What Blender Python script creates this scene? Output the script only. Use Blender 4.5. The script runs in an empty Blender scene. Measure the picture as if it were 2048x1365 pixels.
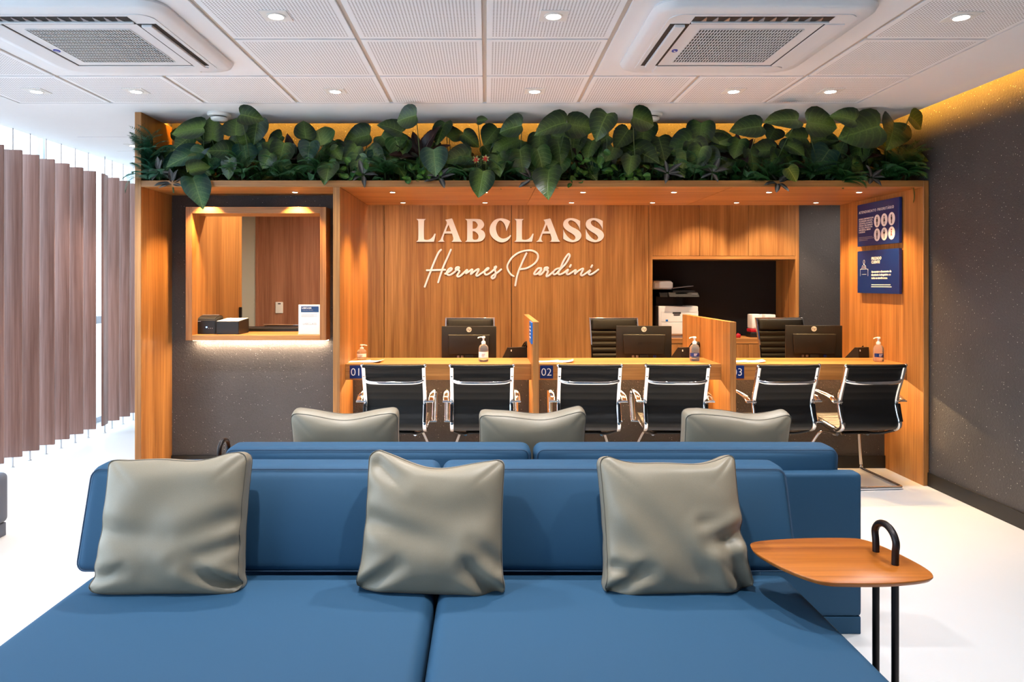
import bpy, bmesh, math, random
from mathutils import Vector, Matrix, Euler

sc = bpy.context.scene
COL = sc.collection
PI = math.pi
random.seed(7)

# ------------------------------------------------------------------ camera, world, exposure
ZC = 1.416                      # eye height
F = 1420.0                      # focal length in pixels of the 2048 wide frame
VX, VY = 973.0, 566.0           # vanishing point of the depth direction
cam_d = bpy.data.cameras.new('camera')
cam_d.sensor_width = 36.0
cam_d.lens = 36.0 * F / 2048.0
cam_d.shift_x = (1024.0 - VX) / 2048.0
cam_d.shift_y = (VY - 682.5) / 2048.0
cam_d.clip_start = 0.05
cam_d.clip_end = 200
cam = bpy.data.objects.new('camera', cam_d)
cam.location = (0, 0, ZC)
cam.rotation_euler = (PI / 2, 0, 0)
COL.objects.link(cam)
sc.camera = cam

world = bpy.data.worlds.new('overcast_sky')
sc.world = world
world.use_nodes = True
wn = world.node_tree.nodes
wn['Background'].inputs['Color'].default_value = (0.74, 0.87, 1.0, 1)
wn['Background'].inputs['Strength'].default_value = 4.4

sc.view_settings.view_transform = 'Standard'
sc.view_settings.look = 'None'
sc.view_settings.gamma = 1.0
sc.view_settings.use_curve_mapping = False
sc.view_settings.exposure = 0.42

DOWN_W = 78.0      # ceiling spotlights
PORTAL_W = 74.0    # warm spotlights in the portal
STAFF_W = 100.0     # spotlights over the staff area
WARM = (1.0, 0.62, 0.25)
WHITE = (1.0, 0.985, 0.98)

# room dimensions measured from the photograph
H = 2.606          # ceiling
YP = 4.944         # front of the wooden portal
YW = 5.43          # dark plaster wall behind it
YB = 7.6           # back wall of the staff area
XR = 3.085         # right wall
XL = -3.95         # window wall
SP = YP / F
XE = -3.665        # the ceiling board stops at the louvres, the glazing runs on above it

def at(px, py, Y):
    return Vector(((px - VX) * Y / F, Y, ZC - (py - VY) * Y / F))

# ------------------------------------------------------------------ helpers
def link(o, parent=None):
    COL.objects.link(o)
    if parent is not None:
        o.parent = parent
    return o

def tag(o, label=None, cat=None, group=None, kind=None):
    if label: o['label'] = label
    if cat: o['category'] = cat
    if group: o['group'] = group
    if kind: o['kind'] = kind
    return o

def thing(name, label, cat, loc=(0, 0, 0), rz=0.0, group=None):
    o = bpy.data.objects.new(name, None)
    o.empty_display_size = 0.1
    o.location = loc
    o.rotation_euler = (0, 0, rz)
    link(o)
    return tag(o, label, cat, group)

def copy_tree(o, parent=None):
    kids = [c for c in o.children]
    c = o.copy()
    COL.objects.link(c)
    if parent is not None:
        c.parent = parent
        c.matrix_parent_inverse = o.matrix_parent_inverse.copy()
    for k in kids:
        copy_tree(k, c)
    return c

class B:
    """collects shapes into one mesh"""
    def __init__(self):
        self.bm = bmesh.new()
    def _merge(self, bm2, M=None):
        me = bpy.data.meshes.new('t')
        if M is not None:
            bmesh.ops.transform(bm2, matrix=M, verts=bm2.verts)
        bm2.to_mesh(me); bm2.free()
        self.bm.from_mesh(me)
        bpy.data.meshes.remove(me)
    def box(self, x0, x1, y0, y1, z0, z1, bev=0.0, seg=2, M=None):
        b = bmesh.new()
        bmesh.ops.create_cube(b, size=1.0)
        for v in b.verts:
            v.co = Vector(((x0 + x1) / 2 + v.co.x * (x1 - x0), (y0 + y1) / 2 + v.co.y * (y1 - y0), (z0 + z1) / 2 + v.co.z * (z1 - z0)))
        if bev > 0:
            bmesh.ops.bevel(b, geom=b.edges[:], offset=bev, segments=seg, affect='EDGES', profile=0.5)
        self._merge(b, M)
        return self
    def tube(self, pts, r, seg=10, smooth_n=0, cap=True, closed=False, flat=None):
        pts = [Vector(p) for p in pts]
        n0 = len(pts)
        if smooth_n:
            pts = catmull(pts, smooth_n, closed)
        n = len(pts)
        if isinstance(r, (list, tuple)) and n != n0:
            r = [r[min(int(i / (n - 1) * (n0 - 1)), n0 - 2)] * (1 - f) + r[min(int(i / (n - 1) * (n0 - 1)) + 1, n0 - 1)] * f
                 for i in range(n) for f in [i / (n - 1) * (n0 - 1) - min(int(i / (n - 1) * (n0 - 1)), n0 - 2)]]
        rings = []
        up = None
        for i, p in enumerate(pts):
            if closed:
                d = pts[(i + 1) % n] - pts[i - 1]
            else:
                d = pts[min(i + 1, n - 1)] - pts[max(i - 1, 0)]
            if d.length < 1e-9: d = Vector((0, 0, 1))
            d.normalize()
            if up is None:
                up = Vector((0, 0, 1)) if abs(d.z) < 0.9 else Vector((1, 0, 0))
            s = d.cross(up)
            if s.length < 1e-6: s = d.orthogonal()
            s.normalize()
            up = s.cross(d).normalized()
            rr = r[i] if isinstance(r, (list, tuple)) else r
            ring = []
            for k in range(seg):
                a = 2 * PI * k / seg
                a1, a2 = math.cos(a) * rr, math.sin(a) * rr
                if flat: a1 *= flat[0]; a2 *= flat[1]
                ring.append(self.bm.verts.new(p + s * a1 + up * a2))
            rings.append(ring)
        m = n if closed else n - 1
        for i in range(m):
            a, b = rings[i], rings[(i + 1) % n]
            for k in range(seg):
                self.bm.faces.new((a[k], a[(k + 1) % seg], b[(k + 1) % seg], b[k]))
        if cap and not closed:
            self.bm.faces.new(rings[0][::-1]); self.bm.faces.new(rings[-1])
        return self
    def lathe(self, prof, c=(0, 0, 0), seg=24, axis='z', cap=True):
        c = Vector(c); rings = []
        for (r, h) in prof:
            ring = []
            for k in range(seg):
                a = 2 * PI * k / seg
                x, y = r * math.cos(a), r * math.sin(a)
                p = {'z': Vector((x, y, h)), 'y': Vector((x, h, y)), 'x': Vector((h, x, y))}[axis]
                ring.append(self.bm.verts.new(c + p))
            rings.append(ring)
        for i in range(len(rings) - 1):
            a, b = rings[i], rings[i + 1]
            for k in range(seg):
                self.bm.faces.new((a[k], a[(k + 1) % seg], b[(k + 1) % seg], b[k]))
        if cap:
            self.bm.faces.new(rings[0][::-1]); self.bm.faces.new(rings[-1])
        return self
    def prism(self, poly, h0, h1, axis='z', M=None):
        """poly in the two other axes (x,y) / (x,z) / (y,z)"""
        b = bmesh.new()
        def P(u, v, h):
            return {'z': (u, v, h), 'y': (u, h, v), 'x': (h, u, v)}[axis]
        lo = [b.verts.new(P(u, v, h0)) for u, v in poly]
        hi = [b.verts.new(P(u, v, h1)) for u, v in poly]
        n = len(poly)
        b.faces.new(lo[::-1]); b.faces.new(hi)
        for i in range(n):
            b.faces.new((lo[i], lo[(i + 1) % n], hi[(i + 1) % n], hi[i]))
        bmesh.ops.recalc_face_normals(b, faces=b.faces[:])
        self._merge(b, M)
        return self
    def loft(self, rows, close_u=False):
        vs = [[self.bm.verts.new(p) for p in row] for row in rows]
        for i in range(len(vs) - 1):
            n = len(vs[i])
            for k in range(n if close_u else n - 1):
                k2 = (k + 1) % n
                self.bm.faces.new((vs[i][k], vs[i][k2], vs[i + 1][k2], vs[i + 1][k]))
        return vs
    def sphere(self, c, r, seg=16, scale=(1, 1, 1)):
        b = bmesh.new()
        bmesh.ops.create_uvsphere(b, u_segments=seg, v_segments=seg // 2 + 2, radius=r)
        for v in b.verts:
            v.co = Vector((v.co.x * scale[0], v.co.y * scale[1], v.co.z * scale[2])) + Vector(c)
        self._merge(b)
        return self
    def puffy(self, x0, x1, y0, y1, z0, z1, r, crown=(0, 0, 0), n=18, fn=None):
        """rounded cushion box; crown = outward swell of the x, y and z faces"""
        b = bmesh.new()
        bmesh.ops.create_cube(b, size=2.0)
        bmesh.ops.subdivide_edges(b, edges=b.edges[:], cuts=n, use_grid_fill=True)
        cx, cy, cz = (x0 + x1) / 2, (y0 + y1) / 2, (z0 + z1) / 2
        hx, hy, hz = (x1 - x0) / 2, (y1 - y0) / 2, (z1 - z0) / 2
        def warp(t, h):           # concentrate vertices near the edges
            k = r / h * 1.2
            s = 1 if t >= 0 else -1
            t = abs(t)
            e = 0.62
            return s * (t / e * (1 - min(k, .8)) if t < e else (1 - min(k, .8)) + (t - e) / (1 - e) * min(k, .8))
        for v in b.verts:
            u = Vector((warp(v.co.x, hx), warp(v.co.y, hy), warp(v.co.z, hz)))
            p = Vector((u.x * hx, u.y * hy, u.z * hz))
            q = Vector((max(-hx + r, min(hx - r, p.x)), max(-hy + r, min(hy - r, p.y)), max(-hz + r, min(hz - r, p.z))))
            d = p - q
            if d.length > 1e-9:
                p = q + d.normalized() * r
            w = lambda a: max(0.0, 1 - a * a)
            p.x += crown[0] * math.copysign(1, u.x) * w(u.y) * w(u.z) * abs(u.x) ** 3
            p.y += crown[1] * math.copysign(1, u.y) * w(u.x) ** .5 * w(u.z) * abs(u.y) ** 3
            p.z += crown[2] * math.copysign(1, u.z) * w(u.x) ** .5 * w(u.y) * abs(u.z) ** 3
            p += Vector((cx, cy, cz))
            v.co = fn(p) if fn else p
        self._merge(b)
        return self
    def xf(self, M):
        bmesh.ops.transform(self.bm, matrix=M, verts=self.bm.verts)
        return self
    def make(self, name, mat, parent=None, smooth=False, world=False, auto=None, label=None, kind=None):
        if world and parent is not None:
            bmesh.ops.transform(self.bm, matrix=parent.matrix_basis.inverted(), verts=self.bm.verts)
        bmesh.ops.recalc_face_normals(self.bm, faces=self.bm.faces[:])
        me = bpy.data.meshes.new(name)
        self.bm.to_mesh(me); self.bm.free()
        if mat is not None: me.materials.append(mat)
        if smooth:
            for p in me.polygons: p.use_smooth = True
            ang = math.radians(auto if auto else 40)
            bm = bmesh.new(); bm.from_mesh(me)
            for e in bm.edges:
                if len(e.link_faces) == 2 and e.calc_face_angle(0) > ang: e.smooth = False
            bm.to_mesh(me); bm.free()
        o = bpy.data.objects.new(name, me)
        link(o, parent)
        if label: o['label'] = label
        if kind: o['kind'] = kind
        return o

def catmull(pts, n, closed=False):
    out = []
    N = len(pts)
    rng = range(N) if closed else range(N - 1)
    for i in rng:
        p0 = pts[i - 1] if (i > 0 or closed) else pts[0]
        p1 = pts[i]; p2 = pts[(i + 1) % N]
        p3 = pts[(i + 2) % N] if (i + 2 < N or closed) else pts[N - 1]
        for k in range(n):
            t = k / n
            out.append(0.5 * ((2 * p1) + (p2 - p0) * t + (2 * p0 - 5 * p1 + 4 * p2 - p3) * t * t + (3 * p1 - p0 - 3 * p2 + p3) * t ** 3))
    if not closed: out.append(pts[-1])
    return out

def mesh_obj(name, me, parent=None):
    o = bpy.data.objects.new(name, me)
    return link(o, parent)

def curve_to_mesh(cu, name):
    o = bpy.data.objects.new('tmp_curve', cu)
    COL.objects.link(o)
    dg = bpy.context.evaluated_depsgraph_get()
    me = bpy.data.meshes.new_from_object(o.evaluated_get(dg))
    bpy.data.objects.remove(o)
    bpy.data.curves.remove(cu)
    me.name = name
    return me

def text_obj(body, size, mat, parent, M, name='lettering', depth=0.0006, offset=0.0, align='LEFT', shear=0.0, spacing=1.0, line=1.0):
    cu = bpy.data.curves.new('tmp_text', 'FONT')
    cu.body = body; cu.size = size; cu.extrude = depth; cu.offset = offset
    cu.align_x = align; cu.shear = shear; cu.space_character = spacing; cu.space_line = line
    cu.resolution_u = 3
    me = curve_to_mesh(cu, name)
    me.transform(M)
    me.materials.clear(); me.materials.append(mat)
    return mesh_obj(name, me, parent)

# text lies in its local xy plane; these matrices stand it up
def face_front(x, y, z):        # readable from -Y
    return Matrix.Translation((x, y, z)) @ Matrix.Rotation(PI / 2, 4, 'X')
def face_left(x, y, z):         # on a wall to the right, readable from -X; runs towards -Y
    return Matrix.Translation((x, y, z)) @ Matrix.Rotation(-PI / 2, 4, 'Z') @ Matrix.Rotation(PI / 2, 4, 'X')

# ------------------------------------------------------------------ materials
def s2l(c):
    return tuple(((v / 255) / 12.92 if v / 255 <= 0.04045 else ((v / 255 + 0.055) / 1.055) ** 2.4) for v in c)

def new_mat(name):
    m = bpy.data.materials.new(name); m.use_nodes = True
    nt = m.node_tree
    return m, nt, nt.nodes['Principled BSDF']

def setp(b, **k):
    names = dict(color='Base Color', rough='Roughness', metal='Metallic', spec='Specular IOR Level', trans='Transmission Weight', ior='IOR', sheen='Sheen Weight', coat='Coat Weight', alpha='Alpha')
    for a, v in k.items():
        b.inputs[names[a]].default_value = (*v, 1) if a == 'color' else v

def plain(name, rgb, rough=0.5, metal=0.0, noise=0.0, scale=60, bump=0.0, **k):
    m, nt, b = new_mat(name)
    setp(b, color=s2l(rgb), rough=rough, metal=metal, **k)
    tc = nt.nodes.new('ShaderNodeTexCoord')
    nz = nt.nodes.new('ShaderNodeTexNoise'); nz.inputs['Scale'].default_value = scale; nz.inputs['Detail'].default_value = 4
    nt.links.new(tc.outputs['Object'], nz.inputs['Vector'])
    if noise:
        mx = nt.nodes.new('ShaderNodeMix'); mx.data_type = 'RGBA'
        c = s2l(rgb)
        mx.inputs['A'].default_value = (*[v * (1 - noise) for v in c], 1)
        mx.inputs['B'].default_value = (*[min(1, v * (1 + noise)) for v in c], 1)
        nt.links.new(nz.outputs['Fac'], mx.inputs['Factor'])
        nt.links.new(mx.outputs['Result'], b.inputs['Base Color'])
    if bump:
        bp = nt.nodes.new('ShaderNodeBump'); bp.inputs['Strength'].default_value = bump; bp.inputs['Distance'].default_value = 0.002
        nt.links.new(nz.outputs['Fac'], bp.inputs['Height'])
        nt.links.new(bp.outputs['Normal'], b.inputs['Normal'])
    return m

def wood(name, dark, light, axis='z', rough=0.42, scale=1.0, contrast=1.0):
    m, nt, b = new_mat(name)
    L = nt.links.new
    tc = nt.nodes.new('ShaderNodeTexCoord')
    oi = nt.nodes.new('ShaderNodeObjectInfo')
    ad = nt.nodes.new('ShaderNodeVectorMath'); ad.operation = 'ADD'
    sc_ = nt.nodes.new('ShaderNodeVectorMath'); sc_.operation = 'SCALE'; sc_.inputs['Scale'].default_value = 17.0
    cb = nt.nodes.new('ShaderNodeCombineXYZ')
    for k in range(3): L(oi.outputs['Random'], cb.inputs[k])
    L(cb.outputs[0], sc_.inputs[0]); L(tc.outputs['Object'], ad.inputs[0]); L(sc_.outputs[0], ad.inputs[1])
    def noise(sx, sl, detail, dist=0.0):
        mp = nt.nodes.new('ShaderNodeMapping')
        v = [sx * scale] * 3; v['xyz'.index(axis)] = sl * scale
        mp.inputs['Scale'].default_value = v
        L(ad.outputs[0], mp.inputs['Vector'])
        n = nt.nodes.new('ShaderNodeTexNoise'); n.inputs['Scale'].default_value = 1.0
        n.inputs['Detail'].default_value = detail; n.inputs['Distortion'].default_value = dist
        L(mp.outputs[0], n.inputs['Vector'])
        return n
    n1 = noise(9, 0.45, 3, 0.6); n2 = noise(70, 1.6, 5, 0.2); n3 = noise(260, 5.0, 2)
    a1 = nt.nodes.new('ShaderNodeMath'); a1.operation = 'MULTIPLY_ADD'; a1.inputs[1].default_value = 0.9; 
    L(n1.outputs['Fac'], a1.inputs[0])
    m2 = nt.nodes.new('ShaderNodeMath'); m2.operation = 'MULTIPLY_ADD'; m2.inputs[1].default_value = 0.75; m2.inputs[2].default_value = -0.42
    L(n2.outputs['Fac'], m2.inputs[0]); L(m2.outputs[0], a1.inputs[2])
    m3 = nt.nodes.new('ShaderNodeMath'); m3.operation = 'MULTIPLY_ADD'; m3.inputs[1].default_value = 0.3
    L(n3.outputs['Fac'], m3.inputs[0]); L(a1.outputs[0], m3.inputs[2])
    rp = nt.nodes.new('ShaderNodeValToRGB')
    e = rp.color_ramp.elements
    w = 0.24 / contrast
    e[0].position = 0.60 - w; e[0].color = (*s2l(dark), 1)
    e[1].position = 0.60 + w; e[1].color = (*s2l(light), 1)
    L(m3.outputs[0], rp.inputs['Fac']); L(rp.outputs['Color'], b.inputs['Base Color'])
    bp = nt.nodes.new('ShaderNodeBump'); bp.inputs['Strength'].default_value = 0.12; bp.inputs['Distance'].default_value = 0.001
    L(n2.outputs['Fac'], bp.inputs['Height']); L(bp.outputs['Normal'], b.inputs['Normal'])
    setp(b, rough=rough)
    return m

def plaster(name, rgb):
    """dark trowelled plaster with mica flecks"""
    m, nt, b = new_mat(name)
    L = nt.links.new
    tc = nt.nodes.new('ShaderNodeTexCoord')
    def noise(s, d):
        n = nt.nodes.new('ShaderNodeTexNoise'); n.inputs['Scale'].default_value = s; n.inputs['Detail'].default_value = d
        L(tc.outputs['Object'], n.inputs['Vector']); return n
    n1 = noise(3.0, 4); n2 = noise(210, 4); n3 = noise(60, 3)
    mx = nt.nodes.new('ShaderNodeMix'); mx.data_type = 'RGBA'
    c = s2l(rgb)
    mx.inputs['A'].default_value = (*[v * 0.25 for v in c], 1); mx.inputs['B'].default_value = (*[v * 1.75 for v in c], 1)
    av = nt.nodes.new('ShaderNodeMath'); av.operation = 'MULTIPLY_ADD'; av.inputs[1].default_value = 0.6
    hv = nt.nodes.new('ShaderNodeMath'); hv.operation = 'MULTIPLY'; hv.inputs[1].default_value = 0.4
    L(n1.outputs['Fac'], hv.inputs[0]); L(n2.outputs['Fac'], av.inputs[0]); L(hv.outputs[0], av.inputs[2])
    L(av.outputs[0], mx.inputs['Factor'])
    vo = nt.nodes.new('ShaderNodeTexVoronoi'); vo.inputs['Scale'].default_value = 55
    L(tc.outputs['Object'], vo.inputs['Vector'])
    sx = nt.nodes.new('ShaderNodeSeparateColor'); L(vo.outputs['Color'], sx.inputs[0])
    lt = nt.nodes.new('ShaderNodeMath'); lt.operation = 'LESS_THAN'
    rr = nt.nodes.new('ShaderNodeMath'); rr.operation = 'MULTIPLY'; rr.inputs[1].default_value = 0.16
    L(sx.outputs[1], rr.inputs[0]); L(vo.outputs['Distance'], lt.inputs[0]); L(rr.outputs[0], lt.inputs[1])
    gt = nt.nodes.new('ShaderNodeMath'); gt.operation = 'GREATER_THAN'; gt.inputs[1].default_value = 0.58
    L(sx.outputs[0], gt.inputs[0])
    ml = nt.nodes.new('ShaderNodeMath'); ml.operation = 'MULTIPLY'; L(lt.outputs[0], ml.inputs[0]); L(gt.outputs[0], ml.inputs[1])
    mf = nt.nodes.new('ShaderNodeMix'); mf.data_type = 'RGBA'
    L(ml.outputs[0], mf.inputs['Factor']); L(mx.outputs['Result'], mf.inputs['A']); mf.inputs['B'].default_value = (0.55, 0.52, 0.48, 1)
    L(mf.outputs['Result'], b.inputs['Base Color'])
    bp = nt.nodes.new('ShaderNodeBump'); bp.inputs['Strength'].default_value = 0.9; bp.inputs['Distance'].default_value = 0.008
    hs = nt.nodes.new('ShaderNodeMath'); hs.operation = 'MULTIPLY_ADD'; hs.inputs[1].default_value = 2.2
    L(n2.outputs['Fac'], hs.inputs[0]); L(n3.outputs['Fac'], hs.inputs[1]); L(hs.outputs[0], bp.inputs['Height'])
    L(bp.outputs['Normal'], b.inputs['Normal'])
    setp(b, rough=0.55, spec=0.45)
    return m

def fabric(name, rgb, rough=0.75, weave=900, sheen=0.2, bump=0.25, big=0.0, spec=0.3):
    m, nt, b = new_mat(name)
    L = nt.links.new
    tc = nt.nodes.new('ShaderNodeTexCoord')
    n1 = nt.nodes.new('ShaderNodeTexNoise'); n1.inputs['Scale'].default_value = weave; n1.inputs['Detail'].default_value = 2
    n2 = nt.nodes.new('ShaderNodeTexNoise'); n2.inputs['Scale'].default_value = 2.5; n2.inputs['Detail'].default_value = 3
    L(tc.outputs['Object'], n1.inputs['Vector']); L(tc.outputs['Object'], n2.inputs['Vector'])
    mx = nt.nodes.new('ShaderNodeMix'); mx.data_type = 'RGBA'
    c = s2l(rgb)
    mx.inputs['A'].default_value = (*[v * 0.82 for v in c], 1); mx.inputs['B'].default_value = (*[v * 1.18 for v in c], 1)
    L(n1.outputs['Fac'], mx.inputs['Factor']); L(mx.outputs['Result'], b.inputs['Base Color'])
    bp = nt.nodes.new('ShaderNodeBump'); bp.inputs['Strength'].default_value = bump; bp.inputs['Distance'].default_value = 0.0006
    L(n1.outputs['Fac'], bp.inputs['Height']); L(bp.outputs['Normal'], b.inputs['Normal'])
    setp(b, rough=rough, sheen=sheen, spec=spec)
    return m

def emit(name, rgb, strength):
    m = bpy.data.materials.new(name); m.use_nodes = True
    nt = m.node_tree
    nt.nodes.remove(nt.nodes['Principled BSDF'])
    e = nt.nodes.new('ShaderNodeEmission'); e.inputs['Color'].default_value = (*rgb, 1); e.inputs['Strength'].default_value = strength
    nt.links.new(e.outputs[0], nt.nodes['Material Output'].inputs['Surface'])
    return m

def pane_mat(name, tint=(0.93, 0.97, 1.0)):
    m = bpy.data.materials.new(name); m.use_nodes = True
    nt = m.node_tree
    nt.nodes.remove(nt.nodes['Principled BSDF'])
    t = nt.nodes.new('ShaderNodeBsdfTransparent'); t.inputs['Color'].default_value = (*tint, 1)
    g = nt.nodes.new('ShaderNodeBsdfGlossy'); g.inputs['Roughness'].default_value = 0.02
    mx = nt.nodes.new('ShaderNodeMixShader'); mx.inputs[0].default_value = 0.04
    nt.links.new(t.outputs[0], mx.inputs[1]); nt.links.new(g.outputs[0], mx.inputs[2])
    nt.links.new(mx.outputs[0], nt.nodes['Material Output'].inputs['Surface'])
    return m

def tile_mat(name):
    """white gypsum tile, rows of small round perforations inside a plain margin"""
    m, nt, b = new_mat(name)
    L = nt.links.new
    tc = nt.nodes.new('ShaderNodeTexCoord')
    sp = nt.nodes.new('ShaderNodeSeparateXYZ'); L(tc.outputs['Object'], sp.inputs[0])
    def mth(op, a, c=None):
        n = nt.nodes.new('ShaderNodeMath'); n.operation = op
        for i, v in enumerate((a, c)):
            if v is None: continue
            if isinstance(v, (int, float)): n.inputs[i].default_value = v
            else: L(v, n.inputs[i])
        return n.outputs[0]
    P = 0.0152
    def cell(o):
        return mth('SUBTRACT', mth('FRACT', mth('ADD', mth('DIVIDE', o, P), 100.0)), 0.5)
    fx, fy = cell(sp.outputs[0]), cell(sp.outputs[1])
    d = mth('SQRT', mth('ADD', mth('MULTIPLY', fx, fx), mth('MULTIPLY', fy, fy)))
    hole = mth('LESS_THAN', d, 0.25)
    inx = mth('LESS_THAN', mth('ABSOLUTE', sp.outputs[0]), 0.2735)
    iny = mth('LESS_THAN', mth('ABSOLUTE', sp.outputs[1]), 0.2735)
    hole = mth('MULTIPLY', hole, mth('MULTIPLY', inx, iny))
    mx = nt.nodes.new('ShaderNodeMix'); mx.data_type = 'RGBA'
    L(hole, mx.inputs['Factor'])
    mx.inputs['A'].default_value = (*s2l((238, 238, 240)), 1)
    mx.inputs['B'].default_value = (*s2l((138, 130, 127)), 1)
    L(mx.outputs['Result'], b.inputs['Base Color'])
    setp(b, rough=0.8, spec=0.2)
    return m

def leaf_mat(name, dark, mid, vein, rough=0.35, center=1.0):
    m, nt, b = new_mat(name)
    L = nt.links.new
    uv = nt.nodes.new('ShaderNodeUVMap'); uv.uv_map = 'UVMap'
    sp = nt.nodes.new('ShaderNodeSeparateXYZ'); L(uv.outputs[0], sp.inputs[0])
    def mth(op, a, c=None, clamp=False):
        n = nt.nodes.new('ShaderNodeMath'); n.operation = op; n.use_clamp = clamp
        for i, v in enumerate((a, c)):
            if v is None: continue
            if isinstance(v, (int, float)): n.inputs[i].default_value = v
            else: L(v, n.inputs[i])
        return n.outputs[0]
    au = mth('ABSOLUTE', sp.outputs[0])
    tc = nt.nodes.new('ShaderNodeTexCoord')
    nz = nt.nodes.new('ShaderNodeTexNoise'); nz.inputs['Scale'].default_value = 25; nz.inputs['Detail'].default_value = 4
    L(tc.outputs['Object'], nz.inputs['Vector'])
    ph = mth('SUBTRACT', mth('MULTIPLY', sp.outputs[1], 7.5), mth('MULTIPLY', au, 3.2))
    vv = mth('ABSOLUTE', mth('SUBTRACT', mth('FRACT', mth('ADD', ph, 10.0)), 0.5))
    side = mth('MULTIPLY', mth('SUBTRACT', 1.0, mth('DIVIDE', vv, 0.16), True), mth('SUBTRACT', 1.0, mth('MULTIPLY', au, 0.9), True))
    rib = mth('SUBTRACT', 1.0, mth('DIVIDE', au, 0.055), True)
    veins = mth('MAXIMUM', mth('MULTIPLY', side, 0.5), rib)
    oi = nt.nodes.new('ShaderNodeObjectInfo')
    cen = mth('MULTIPLY', mth('MULTIPLY', mth('SUBTRACT', 1.0, mth('MULTIPLY', au, 1.5), True), nz.outputs['Fac']), mth('MULTIPLY', mth('ADD', oi.outputs['Random'], 0.25), center * 1.5), True)
    m1 = nt.nodes.new('ShaderNodeMix'); m1.data_type = 'RGBA'; m1.inputs['A'].default_value = (*s2l(dark), 1); m1.inputs['B'].default_value = (*s2l(mid), 1)
    L(cen, m1.inputs['Factor'])
    m2 = nt.nodes.new('ShaderNodeMix'); m2.data_type = 'RGBA'; m2.inputs['B'].default_value = (*s2l(vein), 1)
    L(m1.outputs['Result'], m2.inputs['A']); L(mth('MULTIPLY', veins, 0.65), m2.inputs['Factor'])
    L(m2.outputs['Result'], b.inputs['Base Color'])
    bp = nt.nodes.new('ShaderNodeBump'); bp.inputs['Strength'].default_value = 0.5; bp.inputs['Distance'].default_value = 0.003; bp.invert = True
    L(veins, bp.inputs['Height']); L(bp.outputs['Normal'], b.inputs['Normal'])
    setp(b, rough=rough, spec=0.4)
    return m

OAK_D, OAK_L = (138, 88, 42), (192, 135, 74)
M = {}
M['oak'] = wood('oak_vertical', OAK_D, OAK_L, 'z')
M['oak_x'] = wood('oak_along_x', OAK_D, OAK_L, 'x')
M['oak_y'] = wood('oak_along_y', OAK_D, OAK_L, 'y')
M['slat_wood'] = wood('slat_wood', (122, 86, 74), (164, 126, 114), 'z', contrast=1.1)
M['oak_unwarmed'] = wood('oak_off_warm_light_tint', (132, 84, 60), (178, 126, 98), 'z')  # same wall wood, redder: the lack of warm lamp light is put into its colour
M['table_wood'] = wood('table_walnut', (150, 80, 22), (190, 112, 40), 'x', rough=0.35, scale=1.2)
M['plaster'] = plaster('dark_plaster', (67, 64, 64))
M['white'] = plain('white_paint', (236, 235, 234), 0.7, noise=0.02, scale=8)
M['ceiling'] = plain('ceiling_paint', (234, 234, 236), 0.8, noise=0.015, scale=6)
M['groove'] = plain('ceiling_groove', (196, 186, 176), 0.8)
M['tile'] = tile_mat('perforated_tile')
M['floor'] = plain('pale_resin_floor', (205, 206, 208), 0.38, noise=0.035, scale=2.2, spec=0.4)
M['black_skirt'] = plain('black_skirting', (15, 14, 14), 0.45)
M['blue'] = fabric('blue_upholstery', (37, 76, 106), 0.7, 1400, 0.0, 0.2)
M['blue_pipe'] = fabric('blue_piping', (38, 68, 96), 0.7, 1400)
M['grey_fab'] = fabric('grey_blue_upholstery', (84, 92, 108), 0.8, 900)
M['greige'] = fabric('greige_leatherette', (140, 130, 111), 0.42, 700, 0.05, 0.12, spec=0.5)
M['greige_seam'] = fabric('greige_seam', (92, 86, 76), 0.6, 700)
M['chrome'] = plain('polished_aluminium', (236, 236, 238), 0.07, 1.0)
M['chrome_dull'] = plain('brushed_steel', (200, 200, 202), 0.3, 1.0)
M['black_leather'] = fabric('black_leatherette', (15, 15, 16), 0.5, 500, 0.0, 0.3, spec=0.3)
M['mesh_seat'] = fabric('dark_sling', (30, 28, 28), 0.5, 500, 0.1, 0.3, spec=0.5)
M['black_plastic'] = plain('black_plastic', (15, 14, 14), 0.5, noise=0.1)
M['black_gloss'] = plain('black_gloss_plastic', (14, 14, 15), 0.22)
M['black_matt'] = plain('black_matt_board', (14, 13, 13), 0.7)
M['dark_metal'] = plain('dark_bronze_tube', (44, 40, 40), 0.35, 0.7)
M['plastic_white'] = plain('white_plastic', (228, 226, 222), 0.4)
M['ac_white'] = plain('white_appliance_plastic', (226, 226, 228), 0.42)
M['badge_blue'] = plain('blue_badge', (40, 62, 168), 0.35)
M['ac_dark'] = plain('dark_slot', (20, 18, 18), 0.6)
M['navy'] = plain('navy_acrylic', (8, 40, 106), 0.3)
M['bright_blue'] = plain('bright_blue_acrylic', (24, 112, 200), 0.25)
M['print_white'] = plain('white_print', (240, 238, 236), 0.5)
M['print_dark'] = plain('dark_print', (30, 28, 30), 0.5)
M['print_navy'] = plain('navy_print', (24, 62, 110), 0.5)
M['print_grey'] = plain('grey_print', (150, 146, 150), 0.5)
M['letter'] = plain('white_lettering', (238, 228, 222), 0.35)
M['paper'] = plain('white_paper', (238, 236, 232), 0.7)
M['red_plastic'] = plain('red_plastic', (176, 24, 40), 0.4)
M['soil'] = plain('dark_soil', (28, 22, 18), 0.9, noise=0.4, scale=50)
M['stem'] = plain('green_stem', (52, 74, 34), 0.5)
M['lamp'] = emit('lamp_white', (1.0, 0.95, 0.88), 28)
M['lamp_warm'] = emit('lamp_warm', (1.0, 0.74, 0.42), 24)
M['led'] = emit('led_strip', (1.0, 0.80, 0.55), 11)
M['led_amber'] = emit('led_amber', (1.0, 0.56, 0.10), 6)
M['led_blue'] = emit('led_blue', (0.2, 0.35, 1.0), 6)
M['pane'] = pane_mat('window_pane')
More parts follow.
